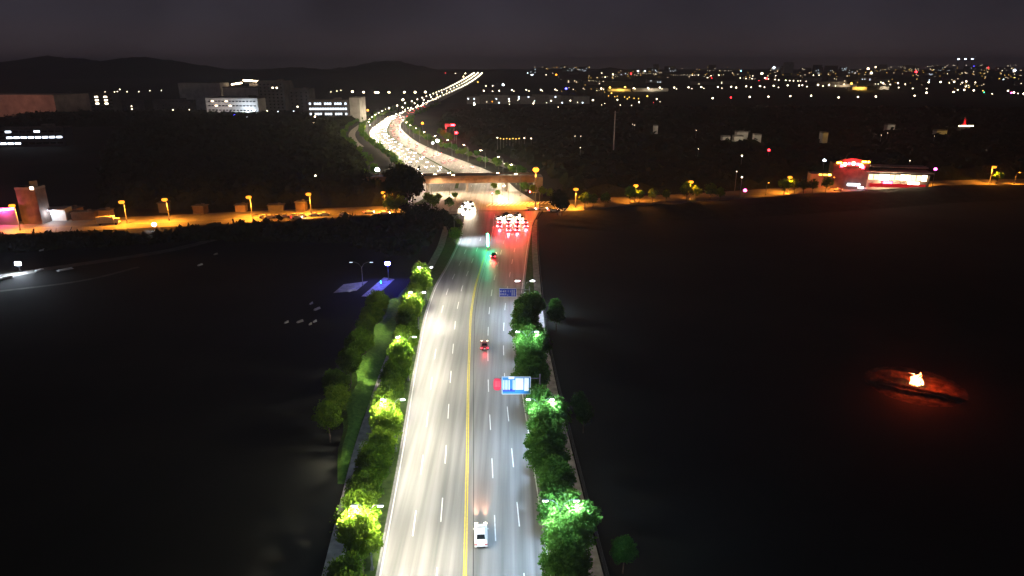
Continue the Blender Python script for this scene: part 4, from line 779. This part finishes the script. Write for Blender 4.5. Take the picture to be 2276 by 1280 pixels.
# apartment blocks right of the road
for k in range(9):
    u = 1052 + k * 30; p = at(u, 231); w = 22 + (k % 3) * 3
    lab = 'grey apartment block, number %s from the left of the row' % ('one two three four five six seven eight nine'.split()[k])
    lab = ('leftmost grey apartment block, its end wall palest', 'grey apartment block beside the orange lamp', 'grey apartment block left of the two stacked lit windows', 'grey apartment block with two stacked brightly lit windows', 'grey apartment block just right of the stacked lit windows', 'grey apartment block at the middle right of the row, above a bright lamp', 'grey apartment block under the blue violet lamp', 'grey apartment block right of the blue violet lamp', 'rightmost grey apartment block in the row')[k]
    building(0, 0, w, 14, 12.5 + (k * 7) % 4, lab, 'plaster' if k % 2 == 0 else 'concrete', R(rb.uniform(-5, 5)), 4, 3.2, 6, (lambda f, c, k=k: (k == 3 and c == 5 and f in (2, 3)) or rb.random() < .03), 'cool', 8, pos=(p.x, p.y, 0), group='grey apartment blocks beyond the scrub', dark=False)
# roofs and blocks across the far plain
for k in range(64):
    u = rb.uniform(1180, 2290); v = rb.choice((rb.uniform(158, 172), rb.uniform(172, 196), rb.uniform(150, 160))); p = at(u, v)
    big = v < 165
    building(0, 0, rb.uniform(25, 90), 20, rb.uniform(8, 16) if not big else rb.uniform(14, 46), 'dark building among the lights of the far plain', rb.choice(('plaster_d', 'concrete_d', 'concrete')), R(rb.uniform(-10, 10)), 2 if not big else 5, 4, 6, lambda f, c: rb.random() < .1, rb.choice(('white', 'warm', 'cool')), 5, pos=(p.x, p.y, 0), group='dark buildings of the far plain', dark=False, ww=2.5, wh=2, roofbits=False)
for (u, v, w, h, lab, cc, pw) in ((1376, 203, 60, 6, 'low yard wall lit yellow between the two big floodlights', 'yellow', 60000), (1446, 203, 90, 7, 'long pale shed right of the yellow floodlights', 'white', 22000), (1875, 193, 80, 7, 'long pale shed left of the gold floodlight', 'warm', 26000), (1910, 200, 40, 8, 'gold lit shed between the two yellow floodlights at the right', 'yellow', 70000), (1965, 199, 26, 8, 'small pale cube building right of the gold floodlight', 'white', 16000)):
    p = at(u, v); t = building(0, 0, w, 16, h, lab, 'plaster', 0, pos=(p.x, p.y, 0), roofbits=False); lamp(t, 'POINT', (0, -14, 9), pw, cc, size=1)
p = at(1735, 160, 0, 3600); building(0, 0, 45, 20, 62, 'pale violet tower with a floodlight near the horizon', 'plaster', 0, pos=(p.x, 3500, 0), roofbits=False)
for k, (u, v) in enumerate(((2130.6, 131.8), (2145.8, 131.8), (2161, 131.5))):   # tower crane lights above the horizon
    dx, dy, dz = ray(u, v); tt = 3300 / dy; x, z = dx * tt, CH + dz * tt
    t = thing('tower_crane', ('left', 'middle', 'right')[k] + ' tower crane carrying a white light above the horizon', 'crane', (x, 3300, hill(x, 3300)), 0, 'tower cranes on the horizon')
    hz = z - hill(x, 3300); MB().box((0, 0, hz / 2), (2, 2, hz)).build('mast', M['steel'], t); MB().box((12, 0, hz - 4), (44, 1.4, 1.4)).build('jib', M['steel'], t); MB().box((0, 0, hz + 1), (8, 3, 2.6)).build('floodlight', gm('cool', 14), t)
# pale cottages in the scrub
for k, (u, v, w, h) in enumerate(((1648, 322, 9, 5), (1640, 328, 7, 3.5), (1683, 326, 5, 4), (1613, 327, 6, 3), (1457, 312, 3, 7), (1830, 335, 4, 8), (1978, 300, 7, 4), (2090, 312, 9, 3))):
    p = at(u, v); t = building(0, 0, w, 6, h + 5, ('largest pale cottage amid the dark scrub', 'low pale cottage just below the largest one', 'small pale hut right of the cottages', 'small dim hut left of the cottages', 'narrow pale hut alone in the scrub', 'tall yellowish hut above the roadhouse', 'pale hut at the upper right of the scrub', 'yellow green lit hut at the right of the scrub')[k], 'plaster', 0, pos=(p.x, p.y, 0), roofbits=False, name='cottage'); lamp(t, 'POINT', (2, -7, 7 + h), 900, ('white', 'yellow')[k in (5, 7)], size=.4)
p = at(2138, 302); t = thing('pavilion', 'small pavilion with red lit spire and bright warm eaves in the scrub', 'pavilion', (p.x, p.y, 0))
MB().box((0, 0, 4.5), (8, 6, 9)).build('walls', M['plaster_d'], t); MB().box((0, -3.2, 9.3), (13, .6, .7)).build('eaves_light', gm('warm', 18), t); MB().tube([(0, 0, 9.8), (0, 0, 12), (0, 0, 17)], [2.2, 1.0, .15], 8).build('spire', M['red'], t); lamp(t, 'POINT', (0, -4, 12), 2500, 'red', size=.5)
# pale pole with crossarms
p = at(1363, 346); t = thing('utility_pole', 'tall pale pole with short crossarms rising from the dark scrub', 'pole', (p.x, p.y, 0)); 
MB().tube([(0, 0, 0), (0, 0, 31)], [.5, .28], 8).build('pole', M['plaster'], t)
for z in (30, 25, 20): MB().box((.6, 0, z), (3.4, .2, .25)).build('crossarm', M['steel'], t)
lamp(t, 'SPOT', (0, -14, 2), 16000, 'white', (R(128), 0, 0), .3, 70, .6, 'uplight')
# red lit trees beside the red neon
for k, (u, v) in enumerate(((985, 310), (993, 316), (1001, 318), (978, 304))):
    p = at(u, v); tree(MID, k, p.x, p.y, 1.0, 'tree washed red and purple by the red neon light', 'red lit trees by the neon')
p = at(1001, 312, 0); t = thing('neon_sign', 'red neon sign on posts above the red lit trees', 'sign', (p.x, p.y, 0)); MB().box((0, 0, 13), (9, .5, 2.4)).build('panel', M['dark'], t); MB().box((2.5, -.4, 13), (3.5, .2, 1.2)).build('letters', gm('red', 40), t)
for s in (-3.5, 3.5): MB().tube([(s, .2, 0), (s, .2, 12)], .2, 6).build('post', M['steel'], t)
lamp(t, 'POINT', (-3, -3, 11), 26000, 'red', size=.6)

# ------------------------------------------------------------------ roadhouse with the red arch
p = at(1885, 420); t = thing('roadhouse', 'roadhouse with a red glowing arched gable and a row of warm lit windows', 'restaurant', (p.x, p.y, 0), R(-12))
MB().box((0, 5, 6.5), (17, 9, 13)).build('walls', M['wall_brown'], t)
b = MB(); N = 16; arc = [(math.cos(math.pi * k / N) * 9, math.sin(math.pi * k / N) * 4.2 + 11.5) for k in range(N + 1)]
vs = [(x, -.2, z) for x, z in arc] + [(x, .4, z) for x, z in arc]; b.add(vs, [tuple(range(N + 1)), tuple(range(2 * N + 1, N, -1))] + [(k, k + 1, N + 2 + k, N + 1 + k) for k in range(N)]); b.build('gable', M['wall_brown'], t)
for k in range(7):
    a = math.pi * (k + .8) / 8.2; w = MB(); x, z = math.cos(a) * 5.6, math.sin(a) * 2.6 + 10.6; w.box((x, -.5, z), (1.3, .25, 1.5), 0); w.box((x, -.5, z + .1), (1.7, .2, .3)); w.build('letter', gm('warm' if k % 2 else 'red', 22 if k % 2 else 45), t)
for x in (-6.8, -5.6, 6.2, 7.6, 5.0): MB().box((x, -.6, 13.4 + (x > 0) * .8), (1.0, .3, .7)).build('lamp', gm('orange', 60), t)
lamp(t, 'POINT', (0, -3, 15), 15000, 'red', size=1)
MB().box((23, 5, 4.0), (29, 9, 8)).build('hall', M['plaster_w'], t); b = MB(); b.box((23, 4.5, 9.3), (31, 12, .5)); b.box((25, 10, 11), (26, 8, .6)); b.build('roof', M['concrete'], t)
for k in range(11):
    x = 10 + k * 2.5; MB().box((x, .3, 6.6), (2.1, .2, 2.8)).build('window', gm('warm', 14 if k in (2, 3, 6, 7, 10) else 2.2), t)
for k in range(5): MB().box((-14 + k * 2.2, 1.5, 6.8), (1.6, .2, .9)).build('window', gm('yellow', 12 if k > 1 else 4), t)
MB().box((-12, 6, 3.5), (13, 9, 7)).build('side_wing', M['plaster_w'], t)
MB().box((23, -.2, 2.6), (26, .3, 1.6)).build('shop_front', gm('red', .5), t)
MB().box((2, -1.0, 2.5), (6, .3, 1.2)).build('sign_panel', gm('cool', 8), t); MB().box((5.5, -1.4, 1.2), (2.4, .3, .8)).build('sign_panel', gm('cool', 8), t); MB().box((18, -.9, 4.1), (4, .3, 1.0)).build('sign_panel', gm('pink', 14), t); MB().box((30, -.9, 4.1), (5, .3, 1.2)).build('sign_panel', gm('white', 14), t)
lamp(t, 'POINT', (18, -6, 4), 9000, 'warm', size=1); lamp(t, 'POINT', (4, -8, 3), 1500, 'pink', size=1)
for k, (u, v) in enumerate(((1862, 424), (1915, 421), (1950, 419), (1990, 417), (2025, 415))):
    p2 = at(u, v); o = dup(pk); place(o, p2.x, p2.y, R(60), ('car parked at the left corner of the roadhouse', 'car parked below the white sign of the roadhouse', 'car parked under the pink sign of the roadhouse', 'car parked below the warm windows of the roadhouse', 'car parked at the right end of the roadhouse')[k], 'cars parked at the roadhouse')
lamps_o = [(1705, 441, 4000), (1850, 428, 9000), (2060, 416, 9000), (1960, 424, 6000), (2260, 416, 14000)]
for k, (u, v, pw) in enumerate(lamps_o):
    p = at(u, v - 6); t = street_lamp(p.x, p.y + 2, R(-90), 6.5, ((1, 1.0),), 'orange', pw * 1.3, ('short orange lamp on the bank road, left of the lit roadhouse', 'short orange lamp at the roadhouse forecourt, left side', 'short orange lamp just past the right end of the roadhouse', 'short orange lamp in the middle of the roadhouse forecourt', 'short orange lamp at the right edge of the photo')[k], 'short orange lamps by the roadhouse', cone=150, st=20, hs=.8)

# left end: tower block, neon, shop
t = building(0, 0, 8, 6, 14, 'orange lit tower block with one bright white window at the left edge', 'wall_brown', R(0), 5, 3.1, 4, lambda f, c: f == 4 and c == 3, 'white', 12, pos=(at(42, 508).x, at(42, 508).y + 8, 0), ww=1.3, wh=1.1, dark=False)
lamp(t, 'POINT', (0, -7, 9), 1500, 'orange', size=.6)
p = at(5, 505); t = thing('neon_sign', 'magenta neon tube sign on a wall at the left edge', 'sign', (p.x - 1, p.y + 4, 0)); MB().box((0, .5, 3.5), (9, .6, 7)).build('wall', M['plaster_d'], t); MB().tube([(-3, -.1, 5.9), (4, -.1, 6.6)], .3, 8).build('tube', gm('pink', 80), t); lamp(t, 'POINT', (0, -1.6, 6), 6000, 'pink', size=.4)
p = at(95, 498); t = thing('shop', 'small white lit shop with two bright strip lamps beside the tower block', 'shop', (p.x, p.y + 6, 0), R(8)); MB().box((0, 3, 2.4), (11, 6, 4.8)).build('walls', M['plaster'], t); MB().box((0, -.8, 4.6), (11.5, 1.6, .2)).build('awning', M['signwhite'], t)
for x in (-3.5, 1.5): MB().box((x, -.25, 3.4), (2.6, .2, .7)).build('strip_lamp', gm('cool', 25), t)
lamp(t, 'POINT', (1, -3, 3.8), 2200, 'cool', size=.4)
for k, (u, v) in enumerate(((170, 487), (215, 480), (350, 470), (430, 473), (525, 468), (605, 467), (660, 468), (135, 478))):
    p = at(u, v + 8); t = thing('hut', ('low hut behind the white shop', 'low hut left of the box truck', 'low hut between the paired sodium lamps', 'low hut right of the paired sodium lamps', 'low hut left of the lone sodium lamp', 'low hut right of the lone sodium lamp', 'low hut by the row of parked cars', 'narrow hut with a pale wall right of the shop')[k], 'hut', (p.x, p.y + 5, 0), R(rb.uniform(-8, 12)), 'low huts behind the crossing road')
    W2, H2 = rb.uniform(3.5, 9), rb.uniform(2.2, 4.2)
    MB().box((0, 2, H2 / 2), (W2, 4, H2)).build('walls', M[('wall_brown', 'plaster_w', 'concrete_d')[k % 3]], t); b = MB(); b.box((0, 2, H2 + .12), (W2 + .8, 4.8, .25)); b.box((W2 * .2, 2.5, H2 + .5), (1.2, 1.2, .6)); b.build('roof', M['concrete_d'], t)

# ------------------------------------------------------------------ work lights and the yard in the left field
def work_light(x, y, H, col, pw, label, st, r=.35, cone=None, rot=(0, 0, 0)):
    t = thing('work_light', label, 'lamp', (x, y, 0)); b = MB()
    for k in range(3): a = k * 2.09; b.tube([(math.cos(a) * .7, math.sin(a) * .7, 0), (0, 0, 1.0)], .04, 5)
    b.build('tripod', M['dark'], t); MB().tube([(0, 0, .9), (0, 0, H)], .06, 6).build('pole', M['steel'], t); hd = MB().box((0, 0, H), (r * 2.2, .25, r * 1.5)).build('lamp_head', M['dark'], t); MB().box((0, -.2, H), (r * 2, .1, r * 1.3)).build('lens', gm(col, st), hd)
    lamp(t, 'SPOT' if cone else 'POINT', (0, -.5, H), pw, col, rot, .2, cone or 90, .8, 'glow'); return t
p = at(45, 605); work_light(p.x, p.y, 2.8, 'cool', 3000, 'glaring blue white work light on a short pole beside the dirt track', 900, .8)
p = at(345, 512); work_light(p.x, p.y, 2.4, 'cool', 250, 'small white work light just below the orange lit road', 200, .7)
p = at(864, 625); work_light(p.x, p.y, 5.5, 'blue', 5200, 'small intense blue light on a pole by the pale yard left of the trees', 500, .65)
t = thing('green_marker', 'tiny green marker light at the edge of the pale yard', 'lamp', (at(847, 640).x, at(847, 640).y, 0)); MB().tube([(0, 0, 0), (0, 0, 1.4)], .04, 6).build('post', M['steel'], t); MB().tube([(0, 0, 1.4), (0, 0, 2.1)], .1, 6).build('lens', gm('green', 12), t)
p = at(838, 625); b = lamp(None, 'SPOT', (0, 0, 0), 1, 'blue'); bpy.data.objects.remove(b)
t = street_lamp(-43.2, 186, 0, 7, ((1, 1), (-1, .7)), 'cool', 420, 'dim double armed yard lamp between the two pale yard slabs', None, cone=120, st=3, L=2.5)
# scraps of pale sheet lying in the black field
for k, (u, v, s) in enumerate(((667, 716, 1.0), (705, 688, 1.1), (637, 718, .7), (700, 716, .6), (692, 676, .6), (782, 646, 1.6), (95, 557, 1.2), (88, 602, 1.5), (145, 600, 2.5), (10, 619, 2.5), (690, 722, .5), (445, 590, 1), (480, 566, .8))):
    p = at(u, v); t = MB(); a = rb.uniform(.4, .7); t.box((0, 0, .25), (s * .7, s * 1.8, .35), 0, .7); t.box((s * .2, s * .3, .5), (s * .3, s * .8, .2))
    o = t.build('white_bundle', M['plaster'], None, (p.x, p.y, 0), (0, 0, -a)); tag(o, 'pale wrapped bundle lying in the dark field left of the road', 'bundle', 'pale bundles in the left field')

# ------------------------------------------------------------------ bonfire
p = at(2033, 856); t = thing('bonfire', 'bright orange bonfire burning in the black field on the right', 'fire', (p.x, p.y, 0))
b = MB()
for k in range(9): a = k * .7; b.tube([(math.cos(a) * 1.5, math.sin(a) * 1.3, .08), (math.cos(a) * .2, math.sin(a) * .2, .7)], .1, 6)
b.build('logs', M['wood'], t)
fm = bpy.data.materials.new('flame'); fm.use_nodes = True; ft = fm.node_tree; ft.nodes.clear(); o_ = ft.nodes.new('ShaderNodeOutputMaterial'); em = ft.nodes.new('ShaderNodeEmission'); tc_ = ft.nodes.new('ShaderNodeTexCoord'); nn = ft.nodes.new('ShaderNodeTexNoise'); nn.inputs['Scale'].default_value = 1.6; cr_ = ft.nodes.new('ShaderNodeValToRGB')
cr_.color_ramp.elements[0].position = .35; cr_.color_ramp.elements[0].color = (1, .14, .015, 1); cr_.color_ramp.elements[1].position = .6; cr_.color_ramp.elements[1].color = (1, .6, .25, 1)
ft.links.new(tc_.outputs['Object'], nn.inputs[0]); ft.links.new(nn.outputs[0], cr_.inputs[0]); ft.links.new(cr_.outputs[0], em.inputs[0]); em.inputs[1].default_value = 10; ft.links.new(em.outputs[0], o_.inputs[0])
fl = random.Random(3)
for k, (x, y, r, h) in enumerate(((0, 0, .8, 2.7), (.6, .2, .5, 1.9), (-.6, -.1, .5, 1.4), (.3, -.4, .5, 1.5), (-.3, .4, .4, 2.1), (1.0, -.1, .35, 1.1))):
    b = MB(); pts = [(x + fl.uniform(-.15, .15) * j, y + fl.uniform(-.15, .15) * j, .15 + h * j / 6) for j in range(7)]; b.tube(pts, [r * q for q in (.7, 1, .9, .66, .42, .22, .03)], 9); b.build('flame', fm, t, smooth=True)
lamp(t, 'POINT', (0, -.2, 1.55), 36000, (1, .075, .007), size=.6)
rw_ = np.random.RandomState(8); n = 61; g = np.linspace(-12, 12, n); X, Y = np.meshgrid(g, g)      # rough bare ground with furrows round the fire
Z = .05 + rw_.uniform(-.07, .09, X.shape) + .10 * np.sin(X * 1.3 + Y * .4) * np.sin(Y * 1.7)
D = X * math.sin(R(32)) + Y * math.cos(R(32)); rr2 = np.hypot(X, Y)
for d0, h_ in ((-3.3, .75), (-5.3, .6), (3.9, .55), (6.2, .7)): Z += h_ * np.exp(-((D - d0 - .35 * np.sin(X * .6 + d0)) / .55) ** 2)
Z *= np.clip((12 - rr2) / 4, 0, 1); Z += np.clip((12.5 - rr2) / 12, -1, .0) * .6 - .05 * (rr2 > 11)
b = MB(); b.add(np.stack([X, Y, Z], -1).reshape(-1, 3).tolist(), [(j * n + i_, j * n + i_ + 1, (j + 1) * n + i_ + 1, (j + 1) * n + i_) for j in range(n - 1) for i_ in range(n - 1)])
o = b.build('bare_soil', mat('bare_soil', (.012, .009, .007), .95, scale=.35, col2=(.10, .06, .04), detail=9, spec=.05, bump=.6), None, (p.x, p.y, -.02), smooth=True); o.scale = (.74, .74, .8); tag(o, kind='structure')

# ------------------------------------------------------------------ night haze
hm = bpy.data.materials.new('haze'); hm.use_nodes = True; t = hm.node_tree; t.nodes.clear(); o_ = t.nodes.new('ShaderNodeOutputMaterial'); pv = t.nodes.new('ShaderNodeVolumePrincipled')
pv.inputs['Color'].default_value = (.74, .80, .95, 1); pv.inputs['Density'].default_value = .00012; pv.inputs['Anisotropy'].default_value = .3; t.links.new(pv.outputs[0], o_.inputs['Volume'])
hb = MB().box((0, 5500, 99), (18200, 13100, 200)).build('haze', hm); tag(hb, kind='stuff')
